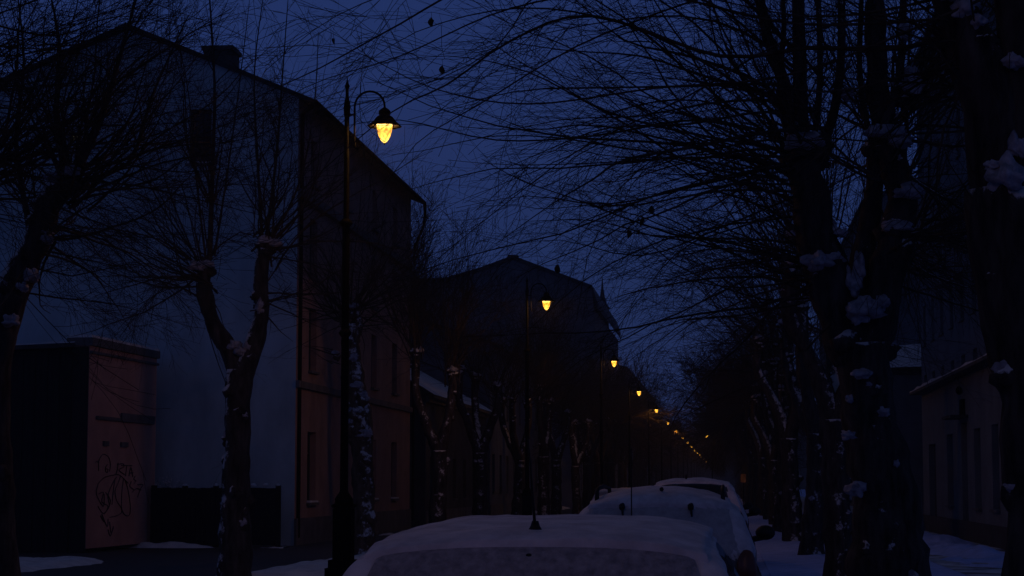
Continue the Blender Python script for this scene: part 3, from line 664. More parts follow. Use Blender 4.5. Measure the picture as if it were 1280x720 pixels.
rf = part(S, 'roof', 'roofing', b)
c0 = at(247, 600, 54).x; c1 = at(281, 600, 54).x
S = Soup(); S.box((c0, 54, 12), (c1, 55, hz(47, 54))); S.box((c0-.06, 53.94, hz(47, 54)+.002), (c1+.06, 55.06, hz(47, 54)+.12)); part(S, 'chimney', 'dark_plaster', rf, b)
S = Soup(); S.tube([V((cx+.05, y0+.25, .2)), V((cx+.06, y0+.25, 11.4)), V((cx+.4, y0+.25, 11.65))], [.05]*3, 8)
part(S, 'downpipe', 'iron', b)
S = Soup(); S.tube([V((cx+.47, y0-.1, 11.67)), V((cx+.47, y1+.2, 11.67)), V((cx+.47, y1+.3, 11.2)), V((cx+.4, y1+.3, 10.8)), V((cx+.12, y1+.2, 10.1)), V((cx+.1, y1+.1, 9.4)), V((cx+.1, y1+.1, .3))], [.07, .07, .055, .05, .05, .05, .05], 8)
part(S, 'gutter', 'iron', b)

# ---- shed with the pink end wall and graffiti
sx0 = at(107, 690, 45.5).x; ya, yb = 45.5, 50.6; sx1 = at(192, 690, yb).x; TZ = 5.05
s = empty('shed', (sx0, ya, 0), 'boarded dark shed with a pinkish rendered side wall carrying a spray painted tag', 'shed')
S = Soup(); ux = (sx1-sx0)/(yb-ya)
uvec = V((sx1-sx0, yb-ya, 0)); WL = uvec.length; uvec.normalize(); wvec = V((-uvec.y, uvec.x, 0))
obox(S, (sx0, ya, 0), uvec, wvec, 0, WL, .1, TZ-.22, 0, .35); part(S, 'side_wall', 'plaster_pink', s)
S = Soup(); S.box((sx0-.40, ya-.025, 0), (sx0-.012, ya-.004, TZ-.24)); part(S, 'corner_board', 'timber', s)
S = Soup(); obox(S, (sx0, ya, 0), uvec, wvec, -.03, WL+.03, TZ-.215, TZ-.03, -.08, .55); part(S, 'coping', 'trim', s)
S = Soup(); obox(S, (sx0, ya, 0), uvec, wvec, -.03, WL+.03, TZ-.027, TZ+.035, -.05, .5); part(S, 'coping_snow', 'snow', s)
S = Soup(); obox(S, (sx0, ya, 0), uvec, wvec, -.0, WL, TZ-.40, TZ-.34, -.07, -.004); obox(S, (sx0, ya, 0), uvec, wvec, .5, WL-.3, 3.12, 3.2, -.07, -.004); obox(S, (sx0, ya, 0), uvec, wvec, WL*.45, WL-.2, 3.203, 3.33, -.05, -.004)
obox(S, (sx0, ya, 0), uvec, wvec, WL*.45, WL*.55, 2.5, 2.62, -.05, -.004); obox(S, (sx0, ya, 0), uvec, wvec, WL*.2, WL*.27, 2.5, 2.62, -.05, -.004); part(S, 'ledge', 'trim', s)
S = Soup()
xw = sx0-8
for i in range(54):
    a = xw+i*.148; S.box((a, ya+.12+(i % 2)*.012, 0), (a+.141, ya+.2, 4.50+.035*i*.148))
part(S, 'board_wall', 'timber', s)
S = Soup(); S.box((xw, ya+.21, 0), (sx0-.36, yb, 4.3)); part(S, 'rear_wall', 'dark_plaster', s)
S = Soup(); q = lambda x, y, z: (x, y, z)
for dz in (0, .1):
    S.quad((xw, ya-.05, 4.5+dz), (sx0-.33, ya-.05, 4.80+dz), (sx0-.33, yb, 4.80+dz), (xw, yb, 4.5+dz))
S.quad((xw, ya-.05, 4.5), (sx0-.33, ya-.05, 4.8), (sx0-.33, ya-.05, 4.9), (xw, ya-.05, 4.6)); part(S, 'roof', 'roofing', s)
S = Soup()
for i in range(60):
    x = xw+(sx0-.35-xw)*i/60; x2 = xw+(sx0-.35-xw)*(i+1)/60; z = lambda x: 4.605+.3*(x-xw)/(sx0-.35-xw); h = lambda x: .03+.03*noise.noise(V((x*2, 0, 3)))
    S.quad((x, ya-.04, z(x)), (x2, ya-.04, z(x2)), (x2, ya-.04, z(x2)+h(x2)), (x, ya-.04, z(x)+h(x))); S.quad((x, ya-.04, z(x)+h(x)), (x2, ya-.04, z(x2)+h(x2)), (x2, yb, z(x2)+.06), (x, yb, z(x)+.06))
part(S, 'roof_snow', 'snow', s)
# graffiti strokes, traced in photo pixels on the wall plane
def on_wall(px, py):
    r = fw*FPX+rt*(px-CX)+up*(CY-py); n = V((-wvec.x, -wvec.y, 0)); o = V((sx0, ya, 0)); t = (o-V((0, 0, CAMZ))).dot(n)/r.dot(n)
    return V((0, 0, CAMZ))+r*t+n*.012
S = Soup()
def stroke(pts, r=.018):
    pp = smooth_path([(on_wall(118+(x-180)*.194, 568+(y-95)*.194), r) for x, y in pts], .05); n = V((-wvec.x, -wvec.y, 0)); 
    S.tube([p for p, _ in pp], [r*(.8+.3*noise.noise(p*4)) for p, _ in pp], 4, cap=False)
for st in [
    [(205, 200), (205, 140), (225, 100), (245, 95), (270, 115), (280, 160), (275, 205)], [(185, 145), (200, 140), (205, 175)], [(262, 160), (250, 175), (250, 205), (262, 210), (265, 190), (250, 188)],
    [(315, 225), (325, 190), (330, 150)], [(325, 160), (365, 155), (368, 175), (335, 195), (372, 225)], [(350, 165), (420, 168)], [(385, 168), (378, 235)], [(400, 235), (412, 180), (425, 240)],
    [(405, 215), (428, 212)], [(440, 235), (430, 255), (445, 265), (432, 285)], [(415, 270), (405, 300), (430, 320)], [(455, 290), (490, 290), (475, 315), (455, 370)], [(420, 340), (448, 315), (478, 325)],
    [(200, 285), (240, 245), (290, 230), (330, 225), (360, 245), (395, 280)], [(310, 250), (300, 320), (290, 420)], [(345, 235), (330, 280), (310, 330), (320, 390), (350, 440), (352, 470), (320, 490), (275, 500)],
    [(365, 250), (355, 330), (352, 430), (362, 470), (385, 490), (405, 480), (408, 420), (395, 330), (375, 260)], [(200, 290), (190, 350), (235, 430), (240, 350)], [(205, 350), (235, 340), (225, 400), (265, 430), (235, 475), (200, 430)],
    [(250, 340), (280, 390), (268, 440), (240, 480)], [(215, 490), (240, 530), (225, 480), (260, 560), (265, 510)], [(275, 530), (285, 600), (300, 560), (280, 620), (265, 580)], [(320, 240), (290, 290), (265, 360), (275, 420)]]:
    stroke(st, .014)
part(S, 'graffiti', 'spray', s)

# ---- fence closing the yard
f0, f1 = sx1+.08, cx-.05
fe = empty('board_fence', (f0, 50, 0), 'low black board fence between the shed and the pink house front', 'fence')
S = Soup(); i = 0; x = f0
while x < f1-.1:
    S.box((x, 49.98+(i % 2)*.01, .05), (x+.125, 50.01, 1.50+rnd(-.012, .012))); x += .13; i += 1
part(S, 'boards', 'timber', fe)
for t in (0, .25, .5, .75, 1):
    S = Soup(); a = f0+(f1-f0-.12)*t; S.box((a, 50.02, 0), (a+.12, 50.14, 1.56)); part(S, 'post', 'timber', fe)
for t in (.25, .5, .70, .75, .8, .9, 1):
    S = Soup(); S.blob((f0+(f1-f0-.12)*t+.06, 50.05, 1.56), rnd(.05, .12), .06, .05, .5, 3, 10, 6, .4, t*9); part(S, 'snow_clump', 'snow', fe, None, True)
# frosted shrub behind the fence
random.seed(17)
px = at(205, 600, 50.9)
sh = empty('shrub', (px.x, 50.85, 0), 'snow dusted bush tips showing over the low black fence next to the shed', 'bush')
S = Soup()
for _ in range(26): shoot(S, V((rnd(-.35, .35), rnd(-.1, .1), .6)), V((rnd(-.3, .3), rnd(-.2, .2), 1)), rnd(.7, 1.3), .006, 1, 6)
S.build('branches', 'twig', sh, True)
S = Soup()
for _ in range(70): S.blob((rnd(-.45, .45)-.05, rnd(-.15, .15), rnd(1.45, 1.78)-abs(rnd(0, .15))), rnd(.012, .035), .02, rnd(.01, .02), .6, 3, 6, 5, .6, rnd(0, 9))
S.build('snow', 'snow', sh, True)

# ---- generic street house
def house(name, label, x, y0, y1, depth, H, side, m, rows, wmat='pane', roofm='roofing', ridge=1.5, gap=2.6, eave=.35, ww=.5, snow_roof=False, gable_to_cam=False, wn=0, cat='house', parapet=False):
    sgn = -1 if side == 'L' else 1; inn = (sgn, 0, 0)
    r = empty(name, (x, y0, 0), label, cat); xb = x+sgn*depth
    holes = []; n = max(1, int((y1-y0-.8)/gap)); 
    for i in range(n):
        a = (y1-y0)/n*(i+.5)
        for z0, z1 in rows: holes.append((a-ww, a+ww, z0, z1))
    S = Soup(); wall_grid(S, (x, y0, 0), U, inn, y1-y0, H, holes, .2)
    S.quad((x, y0, 0), (xb, y0, 0), (xb, y0, H), (x, y0, H)); S.quad((x, y1, 0), (xb, y1, 0), (xb, y1, H), (x, y1, H)); S.quad((xb, y0, 0), (xb, y1, 0), (xb, y1, H), (xb, y0, H))
    xm = (x+xb)/2
    if ridge:
        for yy in (y0, y1):
            i = len(S.v); S.v += [(x, yy, H), (xb, yy, H), (xm, yy, H+ridge)]; S.f.append((i, i+1, i+2))
    part(S, 'wall', m, r)
    for h in holes: lwin(r, (x, y0, 0), U, inn, *h, .2, pane=wmat, snow=False)
    S = Soup()
    if ridge:
        xe = x-sgn*eave; xf = xb+sgn*eave; ze = H-eave*ridge/(depth/2)
        for xx in (xe, xf):
            for k in (.02, .14): S.quad((xx, y0-.2, ze+k), (xx, y1+.2, ze+k), (xm, y1+.2, H+ridge+k), (xm, y0-.2, H+ridge+k))
            for yy in (y0-.2, y1+.2): S.quad((xx, yy, ze+.02), (xm, yy, H+ridge+.02), (xm, yy, H+ridge+.14), (xx, yy, ze+.14))
            S.quad((xx, y0-.2, ze+.02), (xx, y1+.2, ze+.02), (xx, y1+.2, ze+.14), (xx, y0-.2, ze+.14))
    else:
        S.box((min(x-sgn*eave, xb), y0-.1, H+.003), (max(x-sgn*eave, xb), y1+.1, H+.25))
    rf = part(S, 'roof', roofm, r)
    if snow_roof:
        S = Soup(); m_ = 24
        for i in range(m_):
            for j in range(10):
                def q(i, j):
                    yy = y0-.18+(y1-y0+.36)*i/m_; t = j/10; xx = xe+(xm-xe)*t; return (xx, yy, ze+.145+(H+ridge-ze)*t+.05*min(1, 6*t+.2)*(1+.7*noise.noise(V((xx, yy, 0)))))
                S.quad(q(i, j), q(i+1, j), q(i+1, j+1), q(i, j+1))
        part(S, 'roof_snow', 'snow', rf, r, True)
    S = Soup(); obox(S, (x, y0, 0), U, inn, 0, y1-y0, H-.3, H-.05, -.14, -.002); obox(S, (x, y0, 0), U, inn, 0, y1-y0, 0, .6, -.05, -.002); part(S, 'cornice', 'trim', r)
    S = Soup(); yc = y0+(y1-y0)*.35; S.box((xm-.35, yc, H+ridge*.6), (xm+.35, yc+.8, H+ridge+1.0)); part(S, 'chimney', 'dark_plaster', rf, r)
    return r
house('low_house', 'low dark house with a snow streaked roof beyond the tall pink fronted house', cx+.2, 73, 92, 8, 4.9, 'L', 'dark_plaster', [(1.0, 2.6)], snow_roof=True, ridge=2.2, gap=2.8)
house('town_house', 'two storey dark house in the left row after the snowy low roof', cx+.1, 94, 128, 10, 8.2, 'L', 'plaster_dim', [(1.2, 3.0), (4.8, 6.6)], ridge=1.6, gap=3.0)
house('pale_house', 'pale bluish house end glimpsed between the trunks right of the second lamp', at(716, 600, 132).x, 132, 160, 8.5, 5.2, 'L', 'plaster_pale', [(1.2, 3.0)], ridge=1.4, gap=3.0)
# big dark house with hipped mansard and corner turret
C0, C1 = 166, 205; xc = at(742, 600, C0).x; xcl = at(512, 600, C0).x
bc = empty('mansard_house', (xc, C0, 0), 'big dark gabled town house with a pointed corner turret against the sky', 'house')
zc = hz(385, C0); holes = []
for i in range(10):
    a = 2.2+i*3.7
    for k in range(5): holes.append((a-.6, a+.6, 1.4+k*2.9, 3.1+k*2.9))
S = Soup(); wall_grid(S, (xc, C0, 0), U, Wl, C1-C0, zc, holes, .3)
pr = [(742, 385), (740, 362), (700, 347), (641, 325), (600, 340), (556, 353), (512, 354)]
pts = [at(x, y, C0) for x, y in pr]
i = len(S.v); S.v += [(xc, C0, 0)]+[tuple(p) for p in pts]+[(pts[-1].x, C0, 0)]; S.f.append(tuple(range(i, i+len(pr)+2)))
S.quad((xc, C1, 0), (xcl, C1, 0), (xcl, C1, zc), (xc, C1, zc)); part(S, 'wall', 'plaster_dim', bc)
for h in holes: lwin(bc, (xc, C0, 0), U, Wl, *h, .3, snow=False, sill=False)
S = Soup()
pts = [p+V((.35 if i == 0 else 0, -.2, .02)) for i, p in enumerate(pts)]
for i in range(len(pts)-1):
    a, b2 = pts[i], pts[i+1]; e = V((0, C1-C0, 0)); h = V((0, 0, .35))
    S.quad(a, b2, b2+e, a+e); S.quad(a+h, b2+h, b2+e+h, a+e+h); S.quad(a, b2, b2+h, a+h)
rf = part(S, 'roof', 'roofing', bc)
S = Soup(); p = at(641, 325, 175); S.box((p.x-.45, 175, p.z-1.5), (p.x+.45, 176, p.z+.45)); part(S, 'chimney', 'dark_plaster', rf, bc)
S = Soup(); yt = 192; p = at(753, 385, yt); zt = hz(350, yt); S.lathe([(.62, p.z-3.5), (.62, p.z-.2), (.75, p.z), (.42, p.z+.35), (.22, p.z+1.2), (.10, p.z+2.0), (.03, zt+.2)], 12, (p.x, yt, 0)); part(S, 'turret', 'dark_plaster', bc)
house('far_house', 'far dark block beyond the turreted house, behind the third and fourth lamps', xc+.3, 212, 300, 14, 13.8, 'L', 'plaster_dim', [(1.2+3.1*k, 3.0+3.1*k) for k in range(4)], ridge=1.8, gap=5, ww=.7)
# ---- right side
FX = 6.75
fy0, fy1 = 47.5, 70.5; FH = 4.65
F = empty('street_house', (FX, fy0, 0), 'low pale plastered house with tall dark windows on the right', 'house')
fh = [(a-fy0, b_-fy0, c, d) for a, b_, c, d in [(51.0, 52.3, .95, 3.1), (54.6, 56.0, .95, 3.1), (57.6, 59.0, .12, 3.35), (61.2, 62.8, .95, 3.1), (66.2, 68.4, .12, 2.9)]]
S = Soup(); wall_grid(S, (FX, fy0, 0), U, Wr, fy1-fy0, FH, fh, .25)
S.quad((FX, fy0, 0), (FX+6, fy0, 0), (FX+6, fy0, FH), (FX, fy0, FH)); S.quad((FX, fy1, 0), (FX+6, fy1, 0), (FX+6, fy1, FH), (FX, fy1, FH)); part(S, 'wall', 'plaster_ochre', F)
for h in fh:
    if h[2] > .5: lwin(F, (FX, fy0, 0), U, Wr, *h, .25, snow=False)
    else:
        S = Soup(); obox(S, V((FX, fy0, 0))-V(F.location), U, Wr, h[0], h[1], h[2], h[3], .2, .24)
        for k in range(2):
            for j in range(2): obox(S, V((FX, fy0, 0))-V(F.location), U, Wr, h[0]+.12+k*(h[1]-h[0])/2, h[0]+(k+1)*(h[1]-h[0])/2-.12, h[2]+.2+j*1.3, h[2]+1.2+j*1.3, .175, .198)
        dr = S.build('door', 'timber', F)
        S = Soup(); S.blob(V((FX+.16, (h[0]+h[1])/2+fy0-.12, 1.2))-V(F.location), .03, .05, .03, .1, 2, 8, 6, 1); S.build('handle', 'iron', dr, True)
S = Soup(); obox(S, (FX, fy0, 0), U, Wr, 9.7, 11.9, 3.45, 3.53, -.5, -.002); part(S, 'door_canopy', 'roofing', F)
S = Soup(); obox(S, (FX, fy0, 0), U, Wr, 10.4, 11.1, 3.55, 4.0, -.08, -.002); S.blob((FX-.12, fy0+10.7, 4.25), .1, .12, .12, .1, 2, 10, 8, 1); part(S, 'wall_light', 'iron', F)
S = Soup(); obox(S, (FX, fy0, 0), U, Wr, -.1, fy1-fy0+.1, FH+.003, FH+.09, -.4, 0); obox(S, (FX, fy0, 0), U, Wr, -.02, fy1-fy0, 0, .55, -.05, -.002)
i = len(S.v); S.quad((FX-.4, fy0-.1, FH+.09), (FX-.4, fy1+.1, FH+.09), (FX+3.3, fy1+.1, FH+.85), (FX+3.3, fy0-.1, FH+.85)); rf = part(S, 'roof', 'roofing', F)
S = Soup()
for i in range(120):
    a = (fy1-fy0+.2)*i/120-.1; b_ = (fy1-fy0+.2)*(i+1)/120-.1; h = lambda a: .015+.07*max(0, .3+fbm(a, 1, .35))
    obox(S, (FX, fy0, 0), U, Wr, a, b_, FH+.093, FH+.095+h((a+b_)/2), -.4, .3)
part(S, 'roof_snow', 'snow', rf, F)
house('tall_house', 'tall dim apartment block rising behind the low pale house on the right', 9.4, 60, 98, 12, 21.5, 'R', 'plaster_pale' if 0 else 'plaster_dim', [(1.5+3.3*k, 3.4+3.3*k) for k in range(6)], ridge=0, gap=3.6, ww=.65)
hx = at(1108, 450, 99).x
ch = house('corner_house', 'farther right house whose snow covered roof slope shows as a bright patch', hx, 99.3, 116, 9, 6.9, 'R', 'plaster_dim', [(1.2, 3.0), (4.0, 5.6)], ridge=0, gap=3)
S = Soup(); x0, x1 = hx-.3, hx+9.2
def rz(y): return 7.20+(y-98.9)*.24
S.v += [(x0, 98.9, 7.16), (x1, 98.9, 7.16), (x1, 105, 7.16), (x0, 105, 7.16), (x0, 98.9, rz(98.9)), (x1, 98.9, rz(98.9)), (x1, 105, rz(105)), (x0, 105, rz(105))]
S.f += [(0, 1, 2, 3), (4, 5, 6, 7), (0, 1, 5, 4), (1, 2, 6, 5), (2, 3, 7, 6), (3, 0, 4, 7)]
pr_ = part(S, 'pitched_roof', 'roofing', ch)
S = Soup(); nx, ny = 40, 14
for j in range(ny+1):
    for i in range(nx+1):
        x = x0+(x1-x0)*i/nx; y = 98.85+6.1*j/ny; e = min(1, 4*i/nx, 4*(nx-i)/nx, .5+3*j/ny)
        S.v.append((x, y, rz(y)+.01+.13*e*(1+.4*fbm(x, y, .6))))
for j in range(ny):
    for i in range(nx): a = j*(nx+1)+i; S.f.append((a, a+1, a+nx+2, a+nx+1))
part(S, 'roof_snow', 'car_snow', pr_, ch, True)
house('brick_house', 'tall far right dark house half hidden by the row of trunks', 8.8, 124, 190, 10, 19, 'R', 'plaster_dim', [(1.2+3.2*k, 3.0+3.2*k) for k in range(5)], ridge=2.0, gap=4.2)
# small orange lit sign down the path
sg = empty('lit_sign', (at(929, 597, 120).x, 120, 0), 'small dim orange lit sign low beside the snowy path in the distance', 'sign')
S = Soup(); S.box((-.03, -.03, 0), (.03, .03, 1.65)); S.build('post', 'iron', sg)
S = Soup(); S.box((-.15, -.05, 1.655), (.15, .05, 2.15)); S.build('panel', 'orange_glow', sg)
# far wood closing the street
random.seed(99); S = Soup()
for _ in range(9000):
    x = random.gauss(-15, 60); y = rnd(520, 640); h = rnd(9, 25)*(1+.2*noise.noise(V((x*.05, 0, 0)))); w = rnd(.05, .5); l = rnd(-1.5, 1.5)
    i = len(S.v); S.v += [(x-w, y, 0), (x+w, y, 0), (x+l, y, h)]; S.f.append((i, i+1, i+2))
tag(S.build('distant_wood', 'twig'), 'dark mass of bare trees closing the far end of the street', 'trees', kind='stuff')

# ------------------------------------------------------------------ cars
def chaikin(p, k=2):
    for _ in range(k):
        q = [p[0]]
        for i in range(len(p)-1):
            a, b_ = V(p[i]), V(p[i+1]); q += [tuple(a*.75+b_*.25), tuple(a*.25+b_*.75)]
        q.append(p[-1]); p = q
    return p
def car(label, x, y, prof, hw, hr, belt, roofz, paint, L, glass_rear='frost', roof_snow=.035, seed=0, rails=False, rear=(1.0, 1.36), roof_y=(.5, 3), kindname='parked_car', hood_snow=True, tilt=0, rr0=.13, se=2.7):
    root = empty(kindname, (x, y, -.10), label, 'car', 'cars parked nose to tail at the kerb', tilt)
    pr = chaikin([(a, b_, 0) for a, b_ in prof], 3)
    # resample
    st = [pr[0]]
    for i in range(1, len(pr)):
        a, b_ = V(pr[i-1]), V(pr[i]); n = max(1, int((b_-a).length/.07))
        for j in range(1, n+1): st.append(tuple(a.lerp(b_, j/n)))
    sill = .28; grid = []
    for (yy, zt, _) in st:
        e = abs(yy-L/2)/(L/2); hwy = hw*(1-.13*min(1, e)**7); rr = min(rr0, (zt-sill)*.45)
        def W(z):
            if z < belt: return hwy*(1-.05*((belt-z)/belt)**2)
            t = min(1.1, (z-belt)/(roofz-belt)); return hwy+(hr-hwy)*t**1.15
        sec = []
        zs = zt-rr
        for k in range(17):
            z = sill+(zs-sill)*k/16; sec.append((W(z), z))
        w0 = W(zs)
        for k in range(1, 23):
            th = math.pi/2*k/22; ex = 2/se
            xx = w0*max(0, math.cos(th))**ex; z = zs+rr*math.sin(th)**ex; sec.append((xx if k < 22 else 0, z+.026*(1-(xx/w0)**2)*min(1, rr/rr0)))
        grid.append([V((a, yy, z)) for a, z in sec]+[V((-a, yy, z)) for a, z in reversed(sec[:-1])])
    nr, nc = len(grid), len(grid[0])
    nm = [[None]*nc for _ in range(nr)]
    for i in range(nr):
        for j in range(nc):
            a = grid[min(i+1, nr-1)][j]-grid[max(i-1, 0)][j]; b_ = grid[i][min(j+1, nc-1)]-grid[i][max(j-1, 0)]
            n = b_.cross(a) if False else a.cross(b_)
            n = n.normalized() if n.length > 1e-7 else V((0, 0, 1)); c = grid[i][j]-V((0, L/2, .8))
            if n.dot(V((c.x, c.y*.5, c.z))) < 0: n = -n
            nm[i][j] = n
    S = Soup()
    for row in grid: S.v += [tuple(p) for p in row]
    for i in range(nr-1):
        for j in range(nc-1): S.f.append((i*nc+j, i*nc+j+1, (i+1)*nc+j+1, (i+1)*nc+j))
    S.f.append(tuple(range(nc))); S.f.append(tuple((nr-1)*nc+j for j in range(nc)))
    body = S.build('body', paint, root, True)
    def patch(name, sel, off, m, par=root, nz=0., edge=0.):
        S = Soup(); fs = []; use = {}
        for i in range(nr-1):
            for j in range(nc-1):
                c = (grid[i][j]+grid[i+1][j+1]+grid[i][j+1]+grid[i+1][j])/4; n = (nm[i][j]+nm[i+1][j+1]).normalized()
                if sel(c, n, i, j): fs.append((i, j))
        fset = set(fs)
        def vid(i, j):
            if (i, j) in use: return use[(i, j)]
            around = [(i-1, j-1), (i-1, j), (i, j-1), (i, j)]
            k = sum(1 for a in around if a in fset); o = off if k == 4 else edge
            p = grid[i][j]
            if nz and k == 4: o += nz*(noise.noise(p*4+V((seed, 0, 0)))+.5*noise.noise(p*13))
            use[(i, j)] = len(S.v); S.v.append(tuple(p+nm[i][j]*o)); return use[(i, j)]
        for i, j in fs: S.f.append((vid(i, j), vid(i, j+1), vid(i+1, j+1), vid(i+1, j)))
        return S.build(name, m, par, True) if S.f else None
    ry0, ry1 = roof_y
    isrear = lambda c, n: c.y < L*.35 and n.y < -.25
    win = patch('rear_window', lambda c, n, i, j: isrear(c, n) and rear[0] < c.z < rear[1] and abs(c.x) < hr+.05-.28*(c.z-rear[0]) and abs(n.x) < .55, .006, 'pane', edge=.005)
    fr_ = patch('window_frost', lambda c, n, i, j: isrear(c, n) and rear[0]-.02 < c.z < rear[1]+.02 and abs(c.x) < hr+.10-.28*(c.z-rear[0]) and abs(n.x) < .7, .014, glass_rear, win or root, .003, .007) if glass_rear != 'none' else None
    patch('windscreen', lambda c, n, i, j: c.y > L*.45 and n.y > .22 and c.z > belt+.03 and c.z < roofz-.07 and abs(n.x) < .5, .008, 'frost')
    for sx in (1, -1):
        for k0, k1 in ((ry0+.05, (ry0+ry1)/2-.05), ((ry0+ry1)/2+.05, ry1+.05)):
            patch('side_window', lambda c, n, i, j: sx*c.x > 0 and abs(n.x) > .75 and belt+.04 < c.z < roofz-.12 and k0 < c.y < k1, .005, 'pane', edge=.004)
    patch('roof_snow', lambda c, n, i, j: ((c.z > roofz-.13 and n.z > .45 and abs(c.x) < hr+.02)) and ry0-.12 < c.y < ry1+.15, roof_snow, 'car_snow', nz=.014)
    for sx in (1, -1): patch('side_snow', lambda c, n, i, j: (sx*c.x > 0 and c.y < L*.5 and belt-.05 < c.z <= roofz-.02 and abs(c.x) > hr-.02 and not (abs(n.x) > .75 and c.y > ry0+.15)), .012, 'car_snow', nz=.006)
    if hood_snow: patch('bonnet_snow', lambda c, n, i, j: c.y > ry1+.5 and n.z > .7 and c.z > .6, .05, 'car_snow', nz=.01)
    # rear details
    S = Soup(); S.box((-hw*.93, -.10, .30), (hw*.93, .03, .56)); S.box((-hw*.85, L-.06, .28), (hw*.85, L+.08, .55)); S.build('bumper', 'black_plastic', root)
    S = Soup(); S.box((-.26, -.115, .62), (.26, -.035, .73)); S.build('number_plate', 'plate', root)
    for sx in (1, -1):
        for i in (0,):
            S = Soup(); S.blob((sx*(hw-.10), .04, belt-.14), .09, .06, .17, .05, 2, 14, 10, 1); S.build('tail_light', 'tail_red', root, True)
        S = Soup(); ym = ry1+.35; S.tube([V((sx*hw*.9, ym, belt+.02)), V((sx*(hw+.12), ym, belt+.06))], [.03, .03], 6); S.blob((sx*(hw+.12), ym, belt+.10), .10, .07, .075, .05, 2, 14, 9, 1)
        S.build('mirror', 'black_plastic', root, True)
        for yy in (L*.19, L*.81):
            S = Soup(); cyl = [V((sx*(hw-.20), yy, .31)), V((sx*(hw-.17), yy, .31)), V((sx*(hw+.0), yy, .31)), V((sx*(hw+.015), yy, .31))]; S.tube(cyl, [.27, .31, .31, .28], 24)
            w = S.build('wheel', 'rubber', root, False)
            S = Soup(); S.tube([V((sx*(hw+.0), yy, .31)), V((sx*(hw+.022), yy, .31))], [.2, .17], 20); S.build('rim', 'rim', w)
    return root, grid
# near hatchback: rear at about 7.2 m
c1x = at(680, 650, 7.6).x
prof1 = [(0, .30), (0, .60), (.03, .92), (.10, .98), (.26, 1.16), (.43, 1.41), (.54, 1.452), (1.2, 1.492), (1.9, 1.497), (2.5, 1.46), (3.1, 1.15), (3.3, 1.02), (3.9, .92), (4.05, .80), (4.1, .5), (4.1, .3)]
NEARUP = .03
near, gr = car('nearest parked car under a smooth cap of snow, roof aerial on its back edge', c1x, 6.75, prof1, .86, .60, .98, 1.48, 'paint_silver', 4.1, rr0=.11, se=3.7, rear=(.98, 1.44), roof_y=(.585, 2.55), seed=1)
near.location.z += NEARUP
ax_ = at(669, 657, 7.45); rl = ax_-V(near.location)
S = Soup(); S.lathe([(.032, 0), (.030, .012), (.018, .03), (.012, .05)], 16, (rl.x, rl.y, 1.50)); b0 = V((rl.x, rl.y, 1.52))
tip = at(660, 545, 7.25)-V(near.location)
S.tube([b0, b0.lerp(V(tip), .25), V(tip)], [.007, .0045, .002], 8); S.build('aerial', 'black_plastic', near, True)
rl = at(662, 688, 7.2)-V(near.location)
S = Soup(); S.blob((rl.x, .44, 1.43), .018, .02, .010, .1, 2, 12, 8, 1); S.build('brake_light', 'black_plastic', near, True)
tp = at(789, 560, 9.6)-V(near.location); S = Soup(); S.tube([V((tp.x, tp.y, 1.10)), tp], [.004, .0025], 6); S.build('whip_aerial', 'black_plastic', near, True)
# second: taller estate/SUV
c2x = at(824, 640, 17.8).x
prof2 = [(0, .30), (0, .70), (.03, 1.02), (.08, 1.12), (.20, 1.36), (.34, 1.55), (.5, 1.60), (1.4, 1.635), (2.4, 1.61), (2.8, 1.55), (3.3, 1.24), (3.5, 1.10), (4.2, 1.02), (4.4, .9), (4.42, .5), (4.42, .3)]
suv, gr2 = car('second parked car, tall estate with snow frosted rear window and two dark hinges', c2x, 17.4, prof2, .86, .62, 1.12, 1.61, 'paint_grey', 4.42, glass_rear='frost_light', rr0=.24, se=2.15, rear=(1.10, 1.54), roof_y=(.40, 2.8), seed=2)
for sx in (-.30, .30):
    S = Soup(); S.blob((sx-.02, .25, 1.515), .03, .04, .032, .3, 3, 12, 8, 1, 3); S.tube([V((sx-.02, .25, 1.52)), V((sx-.01, .19, 1.43))], [.014, .008], 6); S.build('hinge', 'black_plastic', suv, True)
for sx in (-1, 1):
    S = Soup(); S.tube([V((sx*.56, .55, 1.56)), V((sx*.56, .62, 1.66)), V((sx*.56, 1.4, 1.69)), V((sx*.55, 2.3, 1.67)), V((sx*.55, 2.4, 1.57))], [.02, .018, .018, .018, .02], 8); S.build('roof_rail', 'black_plastic', suv, True)
S = Soup(); S.blob((0.02, .5, 1.665), .02, .03, .02, .1, 2, 10, 6, 1); S.build('roof_stub', 'black_plastic', suv, True)
# third
c3x = at(866, 620, 31).x
prof3 = [(0, .30), (0, .70), (.02, 1.1), (.06, 1.2), (.12, 1.56), (.20, 1.68), (.5, 1.735), (1.4, 1.75), (2.6, 1.71), (2.9, 1.62), (3.5, 1.25), (3.7, 1.12), (4.4, 1.02), (4.55, .9), (4.6, .5), (4.6, .3)]
van, gr3 = car('third parked car, boxy with a dark rear window under its snowy roof', c3x, 30.6, prof3, .86, .55, 1.15, 1.74, 'paint_dark', 4.6, rear=(1.18, 1.70), roof_y=(.40, 2.9), seed=3, glass_rear='none', roof_snow=.03)
S = Soup(); S.tube([V((-.1, .5, 1.74)), V((-.1, .45, 1.85))], [.02, .008], 8); S.build('aerial', 'black_plastic', van, True)
# dim cars beyond, and on the far side of the road
for (x, y, lab) in [(-.55, 38.5, 'snow covered car parked ahead of the third one'), (-3.4, 62, 'snowy parked car low behind the near car on the far side of the road'), (-3.4, 71, 'snow topped car parked across the road under the second lamp')]:
    o = copy_tree(near) if y != 38.5 else copy_tree(van)
    o.location = (x, y, -.10)
    for ch in list(o.children):
        if 'aerial' in ch.name: bpy.data.objects.remove(ch)
    tag(o, lab, 'car', 'cars parked nose to tail at the kerb' if x > -2 else 'cars parked across the road')

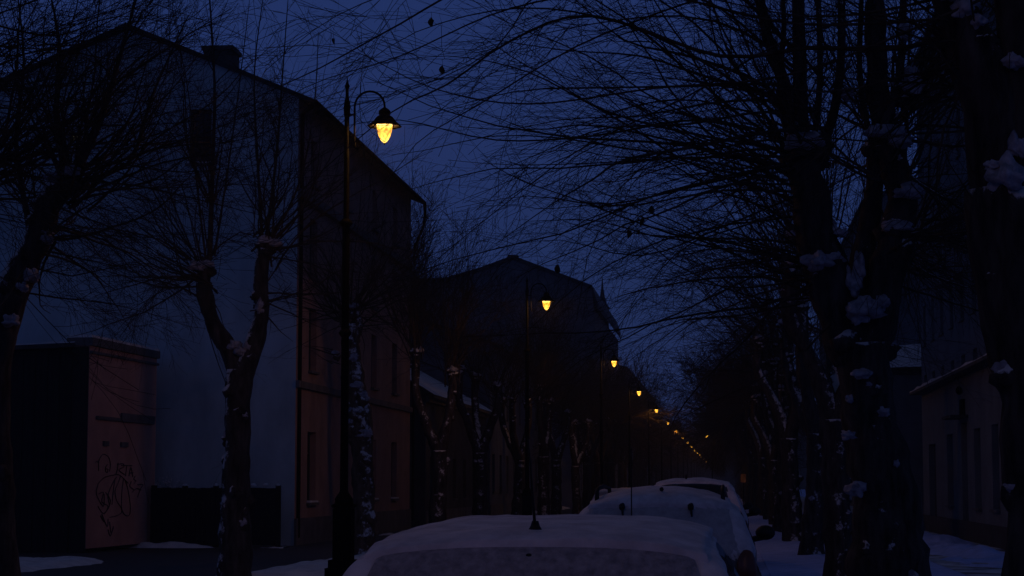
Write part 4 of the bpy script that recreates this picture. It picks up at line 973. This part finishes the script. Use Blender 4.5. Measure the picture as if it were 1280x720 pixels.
# ------------------------------------------------------------------ thin dusk haze lying in the street
hm = bpy.data.materials.new('haze'); hm.use_nodes = True; hn = hm.node_tree; hn.nodes.remove(hn.nodes['Principled BSDF'])
vs = hn.nodes.new('ShaderNodeVolumeScatter'); vs.inputs['Density'].default_value = .0007; vs.inputs['Anisotropy'].default_value = .3; vs.inputs[0].default_value = (.9, .92, 1, 1)
hn.links.new(vs.outputs[0], [n for n in hn.nodes if n.type == 'OUTPUT_MATERIAL'][0].inputs['Volume'])
S = Soup(); S.box((-160, -40, -.5), (160, 640, 60)); hz_ = tag(S.build('haze', hm), kind='structure')
# ------------------------------------------------------------------ world and light
w = bpy.data.worlds.new('World'); scene.world = w; w.use_nodes = True; nt = w.node_tree
bg = nt.nodes['Background']; sky = nt.nodes.new('ShaderNodeTexSky'); sky.sky_type = 'NISHITA'; sky.sun_disc = False
SUN_EL, SUN_ROT = R(2.5), R(200)
sky.sun_elevation = SUN_EL; sky.sun_rotation = SUN_ROT; sky.air_density = 1.5; sky.dust_density = 0; sky.ozone_density = 6.0
hs = nt.nodes.new('ShaderNodeMix'); hs.data_type = 'RGBA'; hs.blend_type = 'MULTIPLY'; hs.inputs[0].default_value = 1
hs.inputs[7].default_value = (.20, .30, .75, 1)
nt.links.new(sky.outputs[0], hs.inputs[6])
dusk = nt.nodes.new('ShaderNodeMix'); dusk.data_type = 'RGBA'; dusk.inputs[0].default_value = .82; dusk.inputs[7].default_value = (.19, .37, 1.42, 1)
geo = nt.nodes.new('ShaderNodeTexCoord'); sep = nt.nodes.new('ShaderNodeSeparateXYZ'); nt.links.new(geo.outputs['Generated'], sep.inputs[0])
zen = ramp(nt, sep.outputs[2], [(.26, (1, 1, 1)), (.55, (.80, .62, .40))])  # unseen upper sky made dimmer and less blue to cut blue light on snow
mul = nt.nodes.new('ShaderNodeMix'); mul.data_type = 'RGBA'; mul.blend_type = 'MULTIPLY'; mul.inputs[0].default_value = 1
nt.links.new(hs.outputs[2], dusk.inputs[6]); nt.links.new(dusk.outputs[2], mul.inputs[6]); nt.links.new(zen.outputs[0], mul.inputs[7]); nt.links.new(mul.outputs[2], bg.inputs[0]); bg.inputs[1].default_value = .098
sl = bpy.data.lights.new('sun', 'SUN'); sl.energy = .004; sl.angle = R(30); sl.color = (.5, .6, 1)
so = bpy.data.objects.new('sun', sl); COL.objects.link(so); so.rotation_euler = (R(60), 0, R(-20))
scene.view_settings.view_transform = 'Standard'; scene.view_settings.look = 'None'; scene.view_settings.exposure = 0
scene.cycles.max_bounces = 5; scene.cycles.use_denoising = True; scene.cycles.sample_clamp_indirect = 1.0
